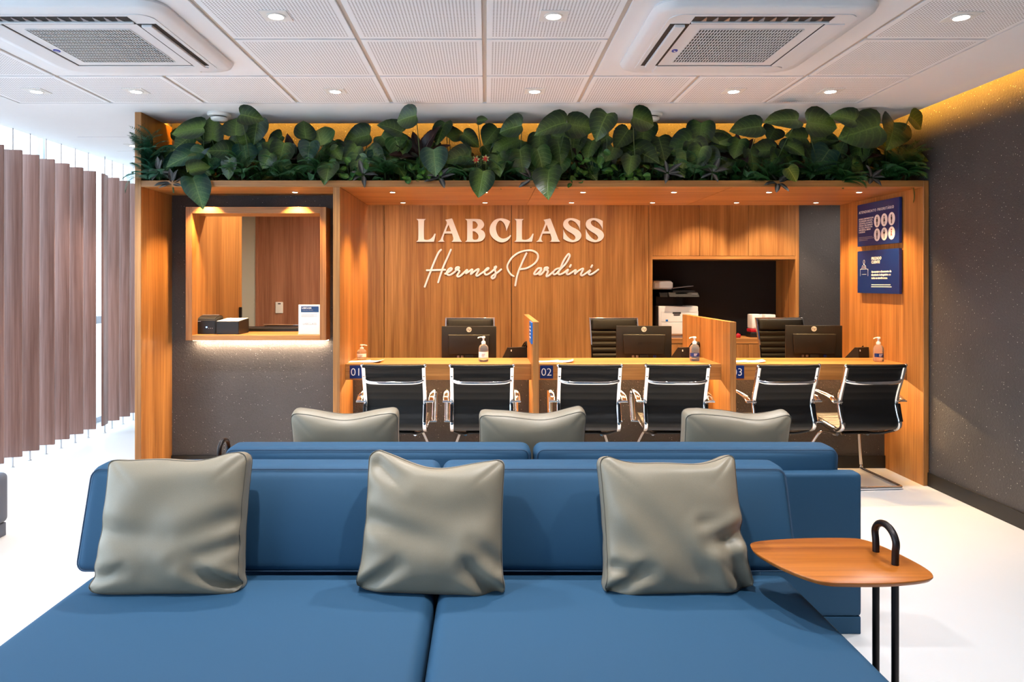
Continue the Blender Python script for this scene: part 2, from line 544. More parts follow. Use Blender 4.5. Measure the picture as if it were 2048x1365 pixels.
M['pale_wall'] = plain('pale_green_grey_paint', (190, 190, 178), 0.7)
M['ground'] = plain('outside_paving', (190, 190, 188), 0.8, noise=0.1, scale=3)
M['soft_grey'] = plain('grey_window_frame', (190, 200, 212), 0.5)

m, nt, b = new_mat('clear_gel_bottle')
setp(b, color=(0.98, 0.97, 0.97), rough=0.08, trans=0.90, ior=1.15)
M['bottle'] = m
M['leaf'] = leaf_mat('pothos_leaf', (20, 42, 18), (92, 118, 50), (112, 136, 66), 0.34, 1.4)
M['leaf_light'] = leaf_mat('pale_pothos_leaf', (44, 78, 34), (132, 156, 84), (164, 184, 112), 0.36, 1.3)
M['leaf_blue'] = leaf_mat('glossy_blue_green_leaf', (22, 58, 52), (92, 128, 84), (126, 150, 96), 0.28, 1.0)
M['leaf_yellow'] = leaf_mat('yellow_green_leaf', (58, 76, 18), (140, 140, 34), (164, 160, 60), 0.42)
M['leaf_red'] = leaf_mat('dark_red_leaf', (34, 16, 14), (70, 34, 24), (96, 40, 34), 0.4, 0.6)
M['leaf_silver'] = leaf_mat('silver_veined_dark_leaf', (34, 32, 34), (120, 120, 116), (160, 160, 156), 0.4, 1.3)
M['leaf_small'] = leaf_mat('small_round_leaf', (40, 84, 22), (96, 140, 46), (110, 150, 60), 0.4)
M['fern'] = plain('fern_green', (34, 82, 34), 0.5, noise=0.3, scale=30)
M['fern_teal'] = plain('fern_blue_green', (30, 88, 62), 0.5, noise=0.3, scale=30)
M['petal_red'] = plain('red_petal', (196, 24, 28), 0.45)
# ------------------------------------------------------------------ large area lights (coves and daylight portals)
def area(name, loc, rot, sx, sy, power, color, spread=180, portal=False):
    d = bpy.data.lights.new(name, 'AREA')
    d.shape = 'RECTANGLE'; d.size = sx; d.size_y = sy; d.energy = power; d.color = color
    d.spread = math.radians(spread)
    o = bpy.data.objects.new(name, d); o.location = loc; o.rotation_euler = rot
    COL.objects.link(o)
    if portal:
        d.cycles.is_portal = True
    return o

def spot(name, loc, power, color, size=95, blend=0.6, radius=0.03, parent=None, rot=(0, 0, 0)):
    d = bpy.data.lights.new(name, 'SPOT')
    d.energy = power; d.color = color; d.spot_size = math.radians(size); d.spot_blend = blend; d.shadow_soft_size = radius
    o = bpy.data.objects.new(name, d); o.location = loc; o.rotation_euler = rot
    link(o, parent)
    return o

area('daylight_portal', (XL + 0.06, 3.2, 1.7), (0, -PI / 2, 0), 3.3, 12.4, 1, (1, 1, 1), portal=True)
AMBER = (1.0, 0.44, 0.05)
# LED strips lying in the open slots between the ceiling board and the walls
area('cove_light_right', (2.955, 1.2, 2.70), (0, math.radians(-62), 0), 0.02, 8.2, 70, AMBER)
area('cove_light_rear', (0.34, 5.275, 2.70), (math.radians(62), 0, 0), 5.4, 0.02, 42, AMBER)

# ------------------------------------------------------------------ floor, walls
b = B(); b.box(-4.1, 4.3, -3.3, 9.6, -0.1, 0.0)
tag(b.make('floor', M['floor']), 'pale resin floor of the waiting room', kind='structure')
b = B(); b.box(-30, 30, -30, 40, -0.3, -0.2)
tag(b.make('ground', M['ground']), kind='structure')

b = B(); b.box(XR, XR + 0.1, -3.2, 6.12, 0, 2.95)
tag(b.make('wall_right', M['plaster']), 'dark flecked plaster wall on the right', kind='structure')
b = B(); b.box(XR - 0.016, XR, -3.2, YP - 0.002, 0, 0.095, 0.002)
tag(b.make('baseboard_right', M['black_skirt']), kind='structure')

b = B(); b.box(-2.405, XR, YW, YW + 0.1, 2.129, 2.95)
tag(b.make('wall_upper', M['plaster']), 'dark plaster wall above the portal, lit amber by the cove', kind='structure')

# bay wall with the opening for the ticket window
FX0, FX1, FZ0, FZ1, FY = -2.2416, -1.1946, 0.986, 1.982, 5.29
b = B()
b.box(-2.405, FX0, YW, YW + 0.1, 0, 2.0845); b.box(FX1, -1.069, YW, YW + 0.1, 0, 2.0845)
b.box(FX0, FX1, YW, YW + 0.1, 0, FZ0); b.box(FX0, FX1, YW, YW + 0.1, FZ1, 2.0845)
tag(b.make('wall_bay', M['plaster']), 'dark flecked plaster wall around the ticket window', kind='structure')
b = B(); b.box(-2.405, -1.069, YW - 0.015, YW, 0, 0.097, 0.002)
tag(b.make('baseboard_bay', M['black_skirt']), kind='structure')

BAYS = [(-1.021, 0.3238), (0.3656, 1.697), (1.739, 3.043)]
for i, (x0, x1) in enumerate(BAYS):
    b = B(); b.box(x0, x1, YW, YW + 0.06, 0, 0.80)
    tag(b.make('wall_counter_%d' % (i + 1), M['plaster']), kind='structure')
    b = B(); b.box(x0, x1, YW - 0.015, YW, 0, 0.097, 0.002)
    tag(b.make('baseboard_counter_%d' % (i + 1), M['black_skirt']), kind='structure')

# room behind the ticket window
b = B(); b.box(-2.405, -2.2, YW + 0.1, 6.384, 0, 2.606)
tag(b.make('wall_bay_side', M['oak']), 'wood clad side wall inside the ticket window', kind='structure')
b = B()
b.box(-2.9, -2.85, 6.384, YB, 0, 2.606); b.box(-2.9, -2.405, 6.334, 6.384, 0, 2.606)
tag(b.make('wall_inner_left', M['pale_wall']), kind='structure')
b = B(); b.box(-2.85, -2.467, YB, YB + 0.1, 0, 2.606)
tag(b.make('wall_inner_back', M['pale_wall']), 'pale wall strip seen through the ticket window', kind='structure')
# corridor on the left
b = B(); b.box(-4.05, -2.9, 9.5, 9.6, 0, 2.95)
tag(b.make('wall_corridor', M['white']), kind='structure')
b = B(); b.box(-2.9, -2.85, YB, 9.5, 0, 2.606)
tag(b.make('wall_corridor_side', M['white']), kind='structure')

# back wall of the staff area: tall wood panels, the cabinet unit, then dark plaster
wb = tag(bpy.data.objects.new('wall_back', None), 'tall wood panels behind the reception counter', kind='structure')
wb.location = (0, YB, 0); link(wb)
xs = [-2.455, -1.78, -1.097, 0.268, 1.737]
for i in range(4):
    b = B(); b.box(xs[i] + 0.003, xs[i + 1] - 0.003, YB, YB + 0.025, 0.02, 2.6, 0.0015, 1)
    b.make('panel', M['oak_unwarmed'] if i == 0 else M['oak'], wb, world=True)
b = B(); b.box(-2.467, 1.739, YB + 0.02, YB + 0.1, 0, 2.606)
b.make('backing', M['black_matt'], wb, world=True)
b = B(); b.box(-2.467, -2.44, YB - 0.02, YB + 0.03, 0, 2.606); b.make('door_jamb', M['oak_unwarmed'], wb, world=True)
b = B(); b.box(1.739, 4.2, YB + 0.62, YB + 0.7, 0, 2.606); b.box(3.347, 4.2, YB + 0.02, YB + 0.1, 0, 2.606)
tag(b.make('wall_staff', M['plaster']), 'grey plaster wall beside the wall cabinets', kind='structure')
b = B(); b.box(4.1, 4.2, 6.12, YB + 0.1, 0, 2.606); b.box(3.185, 4.2, 6.02, 6.12, 0, 2.606)
tag(b.make('wall_staff_right', M['plaster']), kind='structure')

# front wall behind the camera
b = B(); b.box(-4.05, 3.185, -3.2, -3.1, 0, 2.95)
tag(b.make('wall_front', M['plaster']), kind='structure')

# window wall on the left, floor to ceiling glazing
b = B()
ys = [-3.1 + 1.575 * k for k in range(9)]
for y in ys: b.box(XL - 0.06, XL, y - 0.025, y + 0.025, 0, 3.4)
b.box(XL - 0.06, XL, -3.1, 9.5, 1.0, 1.075); b.box(XL - 0.06, XL, -3.1, 9.5, 0, 0.05); b.box(XL - 0.06, XL, -3.1, 9.5, 3.36, 3.4)
w1 = tag(b.make('window_1', M['soft_grey']), 'floor to ceiling window behind the wooden louvres', kind='structure')
for k in range(8):
    for z0, z1 in ((0.05, 1.0), (1.075, 3.36)):
        b = B(); b.box(XL - 0.036, XL - 0.028, ys[k] + 0.025, ys[k + 1] - 0.025, z0, z1); b.make('pane', M['pane'], w1)
b = B(); b.box(XL - 0.1, XE, -3.1, 9.5, 3.4, 3.5); b.box(XE - 0.04, XE, -3.1, 9.5, H + 0.02, 3.4)
tag(b.make('wall_left', M['white']), kind='structure')

# ------------------------------------------------------------------ ceiling: board, joints, perforated tiles
TX0, TX1, TY1 = -0.0106 - 5 * 0.617, -0.0106 + 4 * 0.617, 4.707
TY0 = TY1 - 12 * 0.62
b = B()
b.box(XE, TX0, -3.1, 5.297, H, H + 0.05); b.box(TX1, 2.98, -3.1, 5.297, H, H + 0.05)
b.box(TX0, TX1, TY1, 5.297, H, H + 0.05); b.box(TX0, TX1, -3.1, TY0, H, H + 0.05)
b.box(XE, -2.45, 5.297, 9.5, H, H + 0.05)                       # corridor
b.box(-2.45, 4.2, YW + 0.1, 8.4, H, H + 0.05)                    # staff area
ce = tag(b.make('ceiling', M['ceiling']), 'white ceiling with perforated tiles', kind='structure')
b = B(); b.box(TX0, TX1, TY0, TY1, H + 0.010, H + 0.05)
b.make('tile_bed', M['groove'], ce)
b = B(); b.box(XE, 4.3, -3.3, 9.6, 2.95, 3.05)
tag(b.make('ceiling_slab', M['white']), kind='structure')

tb = B(); tb.box(-0.297, 0.297, -0.3005, 0.3005, 0, 0.0095, 0.0015, 1)
tile0 = tb.make('tile', M['tile'], ce)
first = True
AC_ZONES = {(1, 1), (2, 1), (1, 2), (2, 2), (-4, 1), (-3, 1), (-4, 2), (-3, 2)}
for j in range(12):
    for i in range(-5, 4):
        if (i, j) in AC_ZONES: continue
        o = tile0 if first else tile0.copy()
        if not first: COL.objects.link(o)
        first = False
        o.location = (-0.0106 + 0.617 * (i + 0.5), TY1 - 0.62 * (j + 0.5), H)
for xc in (-0.0106 + 0.617 * 2, -0.0106 - 0.617 * 3):
    b = B(); b.box(xc - 0.605, xc + 0.605, TY1 - 0.62 * 3 + 0.01, TY1 - 0.62 - 0.01, H, H + 0.0095, 0.0015, 1)
    b.make('plain_tile', M['ceiling'], ce)
for k in range(4):
    b = B(); b.box(-3.33, -2.6, 5.78 + 0.62 * k, 6.39 + 0.62 * k, H - 0.004, H, 0.001, 1)
    b.make('corridor_tile', M['ceiling'], ce)

# ------------------------------------------------------------------ wooden portal
po = thing('wooden_portal', 'oak veneer portal framing the reception counter and the ticket window, planted on top', 'portal', (0, YP, 0))
b = B(); b.box(-2.45, -2.405, YP, YW + 0.1, 0, H, 0.002, 1); b.make('post', M['oak'], po, world=True)
b = B(); b.box(-1.069, -1.021, YP, 6.11, 0, 2.0845, 0.002, 1); b.make('post', M['oak'], po, world=True)
b = B(); b.box(3.043, 3.081, YP, 6.11, 0, 2.129, 0.002, 1); b.make('post', M['oak'], po, world=True)
for x0, x1, y1 in ((-2.405, -1.07, YW), (-1.021, 0.3435, 6.11), (0.3465, 1.7155, 6.11), (1.7185, 3.043, 6.11)):
    b = B(); b.box(x0, x1, YP + 0.02, y1, 2.0845, 2.104, 0.001, 1); b.make('soffit_panel', M['oak_x'], po, world=True)
b = B(); b.box(-2.405, 3.043, YP, YP + 0.02, 2.0845, 2.1295, 0.001, 1); b.make('front_rail', M['oak_x'], po, world=True)
b = B(); b.box(-2.405, 3.043, YP + 0.02, YW, 2.104, 2.124); b.make('planter_bed', M['soil'], po, world=True)
b = B(); b.box(-1.021, 3.043, 6.09, 6.11, 2.104, 2.606); b.make('rear_fascia', M['oak_x'], po, world=True)

for i, (x0, x1) in enumerate(((0.3238, 0.3656), (1.697, 1.739))):
    t = thing('counter_divider', ('oak divider panel with a blue sign on its side, nearer the ticket window', 'oak divider panel standing before the copier niche')[i], 'divider', ((x0 + x1) / 2, YP, 0))
    b = B(); b.box(x0, x1, YP, 6.15, 0, 1.141, 0.0015, 1); b.make('panel', M['oak'], t, world=True)
    b = B(); b.box(x0, x1, YP, 6.15, 1.141, 1.143); b.make('top_edge', M['oak_y'], t, world=True)

CZ0, CZ1, CY0, CY1 = 0.713, 0.828, 5.138, 5.56
NUM = ('01', '02', '03')
for i, (x0, x1) in enumerate(BAYS):
    t = thing('counter', ('oak counter top between the middle post and the first divider, nearest the ticket window', 'oak counter top between the two dividers', 'oak counter top between the second divider and the post with blue signs')[i], 'counter', ((x0 + x1) / 2, CY0, 0), group='reception counters')
    b = B(); b.box(x0, x1, CY0, CY1, CZ1 - 0.022, CZ1, 0.001, 1); b.make('counter_top', M['oak_x'], t, world=True)
    b = B(); b.box(x0, x1, CY0, CY0 + 0.022, CZ0, CZ1 - 0.0225, 0.001, 1); b.make('front_edge', M['oak_x'], t, world=True)
    b = B(); b.box(x0 + 0.03, x1 - 0.03, 5.385, 5.40, 0.79, 0.798); b.make('led_strip', M['led'], t, world=True)
    area('under_counter_light', ((x0 + x1) / 2, 5.39, 0.785), (math.radians(-48), 0, 0), x1 - x0 - 0.08, 0.012, 13, (1.0, 0.62, 0.28), spread=150)
    # lower desk on the staff side
    t = thing('staff_desk', ('lower staff desk behind the counter nearest the ticket window', 'lower staff desk behind the counter between the dividers', 'lower staff desk behind the counter beside the blue signs')[i], 'desk', ((x0 + x1) / 2, 5.6, 0), group='staff desks')
    b = B(); b.box(x0 + 0.01, x1 - 0.01, 5.57, 6.3, 0.70, 0.725, 0.001, 1); b.make('desk_top', M['oak_x'], t, world=True)
    for xx in (x0 + 0.02, x1 - 0.045):
        b = B(); b.box(xx, xx + 0.025, 5.6, 6.28, 0, 0.70); b.make('side_panel', M['oak'], t, world=True)

# number plates
for i, xl in enumerate(((699.5, 725.5), (1080.2, 1106.0), (1461.0, 1488.0))):
    xa, xb = (xl[0] - VX) * CY0 / F, (xl[1] - VX) * CY0 / F
    zc = CZ0 + 0.058
    t = thing('number_plate', ('square navy number plate beside the middle post', 'square navy number plate just right of the first divider', 'square navy number plate half hidden by the second divider')[i], 'plate', ((xa + xb) / 2, CY0 - 0.004, zc - 0.047), group='counter number plates')
    b = B(); b.box(xa, xb, CY0 - 0.004, CY0 - 0.0003, zc - 0.047, zc + 0.047, 0.0008, 1); b.make('plate', M['navy'], t, world=True)
    text_obj(NUM[i], 0.079, M['print_white'], t, Matrix.Translation((-0.001, -0.0008, 0.020)) @ Matrix.Rotation(PI / 2, 4, 'X'), align='CENTER', name='number', offset=-0.0006)

# ticket window: box frame standing proud of the wall, LED strip below
t = thing('ticket_window', 'oak box frame of the ticket window with lit underside', 'window frame', ((FX0 + FX1) / 2, FY, FZ0))
iX0, iX1, iZ0, iZ1 = -2.194, -1.2405, 1.0256, 1.934
b = B(); b.box(FX0, iX0, FY, 5.55, FZ0, FZ1, 0.001, 1); b.make('jamb', M['oak'], t, world=True)
b = B(); b.box(iX1, FX1, FY, 5.55, FZ0, FZ1, 0.001, 1); b.make('jamb', M['oak'], t, world=True)
b = B(); b.box(iX0, iX1, FY, 5.55, iZ1, FZ1, 0.001, 1); b.make('head', M['oak_x'], t, world=True)
b = B(); b.box(iX0, iX1, FY, 5.69, FZ0, iZ0, 0.001, 1); b.make('sill', M['oak_x'], t, world=True)
b = B(); b.box(FX0 + 0.01, FX1 - 0.01, 5.395, 5.415, FZ0 - 0.010, FZ0 - 0.001); b.make('led_strip', M['led'], t, world=True)
area('ticket_window_light', ((FX0 + FX1) / 2, 5.40, FZ0 - 0.014), (math.radians(12), 0, 0), 1.0, 0.012, 8, (1.0, 0.72, 0.46))

# wall cabinets with open niche
t = thing('wall_cabinet', 'built in oak cabinet wall with black backed niche for the copier', 'cabinet', (2.54, YB, 0))
X0, X1 = 1.739, 3.345
b = B(); b.box(X0, 1.777, YB, 8.15, 0, 2.6, 0.001, 1); b.make('stile', M['oak'], t, world=True)
b = B(); b.box(3.307, X1, YB, 8.15, 0, 2.6, 0.001, 1); b.make('stile', M['oak'], t, world=True)
b = B(); b.box(1.777, 3.307, YB, 8.15, 1.668, 1.702, 0.001, 1); b.make('shelf', M['oak_x'], t, world=True)
b = B(); b.box(1.777, 3.307, YB, 8.15, 0.765, 0.816, 0.001, 1); b.make('niche_counter', M['oak_x'], t, world=True)
b = B(); b.box(1.777, 3.307, 8.11, 8.15, 0.816, 1.668); b.make('niche_back', M['black_matt'], t, world=True)
for xa, xb in ((1.778, 2.283), (2.287, 2.802), (2.806, 3.306)):
    b = B(); b.box(xa, xb, YB + 0.002, YB + 0.024, 1.706, 2.59, 0.001, 1); b.make('door', M['oak'], t, world=True)
    b = B(); b.box(xa, xb, YB + 0.002, YB + 0.024, 0.06, 0.758, 0.001, 1); b.make('door', M['oak'], t, world=True)
b = B(); b.box(1.777, 3.307, YB + 0.03, 8.1, 1.702, 2.6); b.make('upper_carcass', M['black_matt'], t, world=True)
b = B(); b.box(1.777, 3.307, YB + 0.03, 8.1, 0, 0.765); b.make('lower_carcass', M['black_matt'], t, world=True)

# ------------------------------------------------------------------ vertical wooden louvres in front of the window
ORD = ['first', 'second', 'third', 'fourth', 'fifth', 'sixth', 'seventh', 'eighth', 'ninth', 'tenth', 'eleventh', 'twelfth', 'thirteenth', 'fourteenth', 'fifteenth', 'sixteenth', 'seventeenth', 'eighteenth', 'nineteenth', 'twentieth', 'twenty-first', 'twenty-second', 'twenty-third', 'twenty-fourth']
bl = B(); bl.box(-0.066, 0.066, -0.010, 0.010, 0.075, 2.44, 0.004, 2)
sl0 = thing('wooden_louvre', 'x', 'louvre', group='vertical wooden louvres')
bl.make('blade', M['slat_wood'], sl0, smooth=True)
b = B(); b.lathe([(0.006, 2.44), (0.006, H)], seg=8); b.make('top_pin', M['chrome_dull'], sl0)
b = B(); b.lathe([(0.016, 0.0), (0.016, 0.006), (0.007, 0.007), (0.007, 0.075)], seg=10); b.make('bottom_pin', M['chrome_dull'], sl0)
for k in range(-8, 12):
    o = sl0 if k == -8 else copy_tree(sl0)
    Y = 5.455 + 0.2068 * k
    o.location = (-3.64, Y, 0)
    o.rotation_euler = (0, 0, math.radians(13 + 3 * math.sin(k * 2.1)))
    if k == 6:
        o.rotation_euler = (0, 0, math.radians(100)); o.location = (-3.60, Y, 0)
    if k < 0:
        o['label'] = 'wooden louvre before the window outside the frame, %s in front of the first visible one' % ORD[-k - 1]
    elif k == 6:
        o['label'] = 'wooden louvre turned edge on beside the bright gap'
    else:
        n = k if k < 6 else k
        o['label'] = ('%s wooden louvre from the left edge of the photo' % ORD[k + 1]) if k < 6 else ('%s wooden louvre beyond the bright gap' % ORD[k - 7])
# ------------------------------------------------------------------ ceiling spotlights
ROW1 = [(-0.936, 3.157), (0.298, 3.157), (2.12, 3.17)]
ROW2 = [(-2.787, 4.397), (-2.17, 4.397), (-0.936, 4.397), (0.298, 4.397), (1.53, 4.397), (2.13, 4.397)]
BEHIND = [(-2.787, 1.917), (-0.936, 1.917), (0.298, 1.917), (1.53, 1.917), (2.13, 0.6)]
pl = B(); pl.box(-0.062, 0.062, -0.062, 0.062, -0.004, 0.004, 0.0015, 1)
rg = B(); rg.lathe([(0.042, -0.004), (0.042, -0.007), (0.033, -0.008), (0.033, -0.0055)], seg=28)
lp = B(); lp.lathe([(0.0325, -0.0055), (0.0325, -0.0075), (0.0, -0.009)], seg=24, cap=False)
sp0 = thing('ceiling_spotlight', 'x', 'spotlight', group='ceiling spotlights')
pl.make('plate', M['plastic_white'], sp0); rg.make('ring', M['plastic_white'], sp0, smooth=True); lp.make('lamp', M['lamp'], sp0)
lab1 = ['lit square spotlight in the tile beside the left air conditioner, front row', 'lit square spotlight in the tile between the two air conditioners, front row', 'lit spotlight in the tile right of the right ceiling air conditioner']
lab2 = ['leftmost lit spotlight of the rear ceiling row, toward the window', 'lit spotlight of the rear row just behind the left air conditioner', 'lit spotlight of the rear row left of the central ceiling joint', 'lit spotlight of the rear row right of the central ceiling joint', 'lit spotlight of the rear row just behind the right air conditioner', 'rightmost lit spotlight of the rear ceiling row']
BLAB = ['spotlight out of frame over the window end of the front sofa', 'spotlight out of frame over the left half of the front sofa', 'spotlight out of frame over the right half of the front sofa', 'spotlight out of frame over the side table', 'spotlight beside the viewer near the dark plaster wall']
k = 0
for lst, labs in ((ROW1, lab1), (ROW2, lab2), (BEHIND, None)):
    for i, (x, y) in enumerate(lst):
        o = sp0 if k == 0 else copy_tree(sp0)
        k += 1
        o.location = (x, y, H)
        o['label'] = labs[i] if labs else BLAB[i]
        spot('spotlight_beam', (x, y, H - 0.02), DOWN_W, WHITE, 96, 0.75, 0.035)
o = copy_tree(sp0); o.location = (-3.04, 6.12, H - 0.004); o['label'] = 'lit spotlight in the corridor ceiling beside the left portal post'
spot('spotlight_beam', (-3.04, 6.12, H - 0.03), DOWN_W, WHITE, 96, 0.75, 0.035)
o = copy_tree(sp0); o.location = (-1.55, 5.95, H); o['label'] = 'ceiling spotlight inside the room behind the ticket window'
spot('spotlight_beam', (-1.55, 5.95, H - 0.02), STAFF_W, (1.0, 0.80, 0.60), 160, 0.6, 0.02)
o = copy_tree(sp0); o.location = (3.75, 6.9, H); o['label'] = 'added unseen ceiling spotlight brightening the grey plaster wall of the staff area'  # added lamp with no known fixture, brightens the grey plaster beside the cabinets
spot('spotlight_beam', (3.75, 6.9, H - 0.02), STAFF_W * 0.6, (1.0, 0.9, 0.8), 140, 0.8, 0.02)
for x in (-0.75, 0.25, 1.2, 2.28, 3.0):
    o = copy_tree(sp0); o.location = (x, 7.12 if x > 2 else 6.75, H)
    o['label'] = 'ceiling spotlight inside the staff area washing the back wall, %s' % {-0.75: 'left of the lettering', 0.25: 'above the lettering', 1.2: 'right of the lettering', 2.28: 'before the middle cabinet door', 3.0: 'before the right cabinet door'}[x]
    spot('spotlight_beam', (x, 7.12 if x > 2 else 6.75, H - 0.02), STAFF_W * (1 if x > 2 else 0.62), (1.0, 0.74, 0.50) if x > 2 else (1.0, 0.82, 0.64), 84 if x > 2 else 150, 0.45 if x > 2 else 1.0, 0.02)

# recessed warm spotlights in the portal soffit
FRONT = [-2.07, -1.407, -0.69, -0.011, 0.709, 1.377, 2.075, 2.737]
REAR = [-0.693, -0.012, 0.706, 1.379, 2.076, 2.736]
rg = B(); rg.lathe([(0.024, 0.0), (0.024, -0.004), (0.0185, -0.005), (0.0185, -0.003)], seg=20)
lp = B(); lp.lathe([(0.0183, -0.003), (0.0183, -0.0048), (0.0, -0.0065)], seg=18, cap=False)
ps0 = thing('soffit_spotlight', 'x', 'spotlight', group='small warm spotlights in the portal soffit')
rg.make('ring', M['chrome_dull'], ps0, smooth=True); lp.make('lamp', M['lamp_warm'], ps0)
k = 0
for yy, lst, rn in ((5.216, FRONT, 'front'), (5.896, REAR, 'rear')):
    for i, x in enumerate(lst):
        o = ps0 if k == 0 else copy_tree(ps0)
        k += 1
        o.location = (x, yy, 2.0845)
        if rn == 'front' and i == 0:
            o['label'] = 'small warm spotlight above the ticket window, behind the hanging leaf'
        elif rn == 'front' and i == 1:
            o['label'] = 'small warm spotlight above the ticket window'
        else:
            o['label'] = '%s small warm spotlight from the left in the %s soffit row over the counter' % (ORD[i - (2 if rn == 'front' else 0)], rn)
        spot('soffit_beam', (x, yy, 2.0845 - 0.012), PORTAL_W, WARM, 100, 0.75, 0.012)

# ------------------------------------------------------------------ smoke detectors
sd = thing('smoke_detector', 'round white smoke detector on the ceiling at the left end of the planter', 'smoke detector', (-1.876, 4.985, H), group='smoke detectors')
b = B(); b.lathe([(0.078, 0.0), (0.080, -0.012), (0.074, -0.022), (0.060, -0.024)], seg=32); b.make('base', M['plastic_white'], sd, smooth=True)
b = B(); b.lathe([(0.050, -0.024), (0.050, -0.032)], seg=28); b.make('vent_gap', M['ac_dark'], sd)
b = B(); b.lathe([(0.058, -0.032), (0.056, -0.044), (0.046, -0.052), (0.0, -0.054)], seg=32, cap=False); b.make('cover', M['plastic_white'], sd, smooth=True)
s2 = copy_tree(sd); s2.location = (1.155, 4.985, H); s2['label'] = 'round white smoke detector half hidden by leaves right of the middle of the planter'

# ------------------------------------------------------------------ ceiling cassette air conditioners
def rrect(hx, hy, r, n=8):
    out = []
    for (sx, sy, a0) in ((1, 1, 0), (-1, 1, 90), (-1, -1, 180), (1, -1, 270)):
        for k in range(n + 1):
            a = math.radians(a0 + 90 * k / n)
            out.append((sx * (hx - r) + r * math.cos(a), sy * (hy - r) + r * math.sin(a)))
    return out
def make_ac(x, y, label, open_rear):
    t = thing('ceiling_air_conditioner', label, 'air conditioner', (x, y, H), group='ceiling cassette air conditioners')
    b = B()
    hs = 0.478
    rows = []
    for hx, z in ((hs - 0.004, 0.0), (hs, -0.012), (hs - 0.008, -0.030), (hs - 0.024, -0.040), (hs - 0.060, -0.044)):
        rows.append([Vector((px, py, z)) for px, py in rrect(hx, hx, 0.10)])
    b.loft(rows, close_u=True)
    vs = [b.bm.verts.new(p) for p in rows[-1]]
    b.bm.faces.new(vs)
    b.make('casing', M['ac_white'], t, smooth=True)
    z = -0.0445
    b = B(); b.prism(rrect(0.405, 0.405, 0.06), z - 0.003, z + 0.002); b.make('fascia', M['ac_white'], t)
    z -= 0.003
    # four air outlets, each a dark slot with a white vane
    for k in range(4):
        R = Matrix.Rotation(k * PI / 2, 4, 'Z')
        op = (k == 2 and True) or (k == 3 and open_rear == 'L') or (k == 1 and open_rear == 'R')
        # k: 0 = far side (+y), 2 = near side (-y), 1 = -x, 3 = +x
        y0, y1 = 0.300, 0.385
        L = 0.30
        if k == 0:
            b = B(); b.box(-L, L, y0 - 0.004, y0, z - 0.0015, z + 0.001, M=R); b.make('slot', M['ac_dark'], t)
            b = B(); b.box(-L, L, y0, y1 + 0.03, z - 0.005, z + 0.001, 0.002, 2, M=R); b.make('vane', M['ac_white'], t)
        elif k == 2:
            b = B(); b.box(-L, L, y0 - 0.002, y1, z - 0.0015, z + 0.001, M=R); b.make('slot', M['ac_dark'], t)
            b = B(); b.box(-L, L, y0 + 0.022, y0 + 0.034, z - 0.010, z - 0.001, 0.002, 2, M=R); b.make('vane', M['ac_white'], t)
            for q in range(11):
                xx = -L + 0.05 * (q + 1)
                b = B(); b.prism([(xx - 0.012, y0 + 0.036), (xx + 0.012, y0 + 0.036), (xx + 0.002, y1 - 0.004), (xx - 0.002, y1 - 0.004)], z - 0.004, z - 0.001, M=R)
                b.make('deflector', M['print_grey'] if q % 2 else M['chrome_dull'], t)
        elif op:
            b = B(); b.box(-L, L, y0 - 0.002, y1, z - 0.0015, z + 0.001, M=R); b.make('slot', M['ac_dark'], t)
            b = B(); b.box(-L + 0.004, L - 0.004, y0 + 0.018, y1 - 0.020, z - 0.014, z - 0.001, 0.003, 2, M=R); b.make('vane', M['ac_white'], t)
        else:
            b = B(); b.box(-L, L, y0 - 0.006, y0, z - 0.0015, z + 0.001, M=R); b.make('slot', M['ac_dark'], t)
            b = B(); b.box(-L, L, y0, y1, z - 0.005, z + 0.001, 0.002, 2, M=R); b.make('vane', M['ac_white'], t)
    # return grille: dark well behind a grid of white bars
    g = 0.235
    b = B(); b.box(-g, g, -g, g, z - 0.001, z + 0.001); b.make('grille_well', M['ac_dark'], t)
    b = B()
    n = 34
    for q in range(n + 1):
        xx = -g + 2 * g * q / n
        b.box(xx - 0.0020, xx + 0.0020, -g, g, z - 0.004, z - 0.001)
    n = 12
    for q in range(n + 1):
        yy = -g + 2 * g * q / n
        b.box(-g, g, yy - 0.0010, yy + 0.0010, z - 0.0042, z - 0.001)
    gr = b.make('grille', M['ac_white'], t, kind='stuff')
    b = B(); b.lathe([(0.020, z), (0.020, z - 0.003), (0.0, z - 0.0032)], c=(-0.270, 0.06, 0), seg=24, cap=False)
    for v in b.bm.verts: v.co.x = -0.270 + (v.co.x + 0.270) * 0.72
    bd = b.make('badge', M['badge_blue'], t)
    b = B(); b.prism([(-0.278, 0.053), (-0.271, 0.053), (-0.262, 0.068), (-0.269, 0.068)], z - 0.0040, z - 0.0030); b.make('badge_mark', M['print_white'], bd)
    b = B(); b.prism([(0.17, 0.325), (0.33, 0.300), (0.37, 0.33), (0.33, 0.385), (0.20, 0.40)], z - 0.006, z + 0.001); b.make('receiver_cover', M['ac_white'], t)
    return t
make_ac(-1.842, 3.43, 'white ceiling air conditioner with square grille at the left, beside the window side', 'L')
make_ac(1.195, 3.43, 'white ceiling air conditioner with square grille at the right, toward the dark wall', 'R')

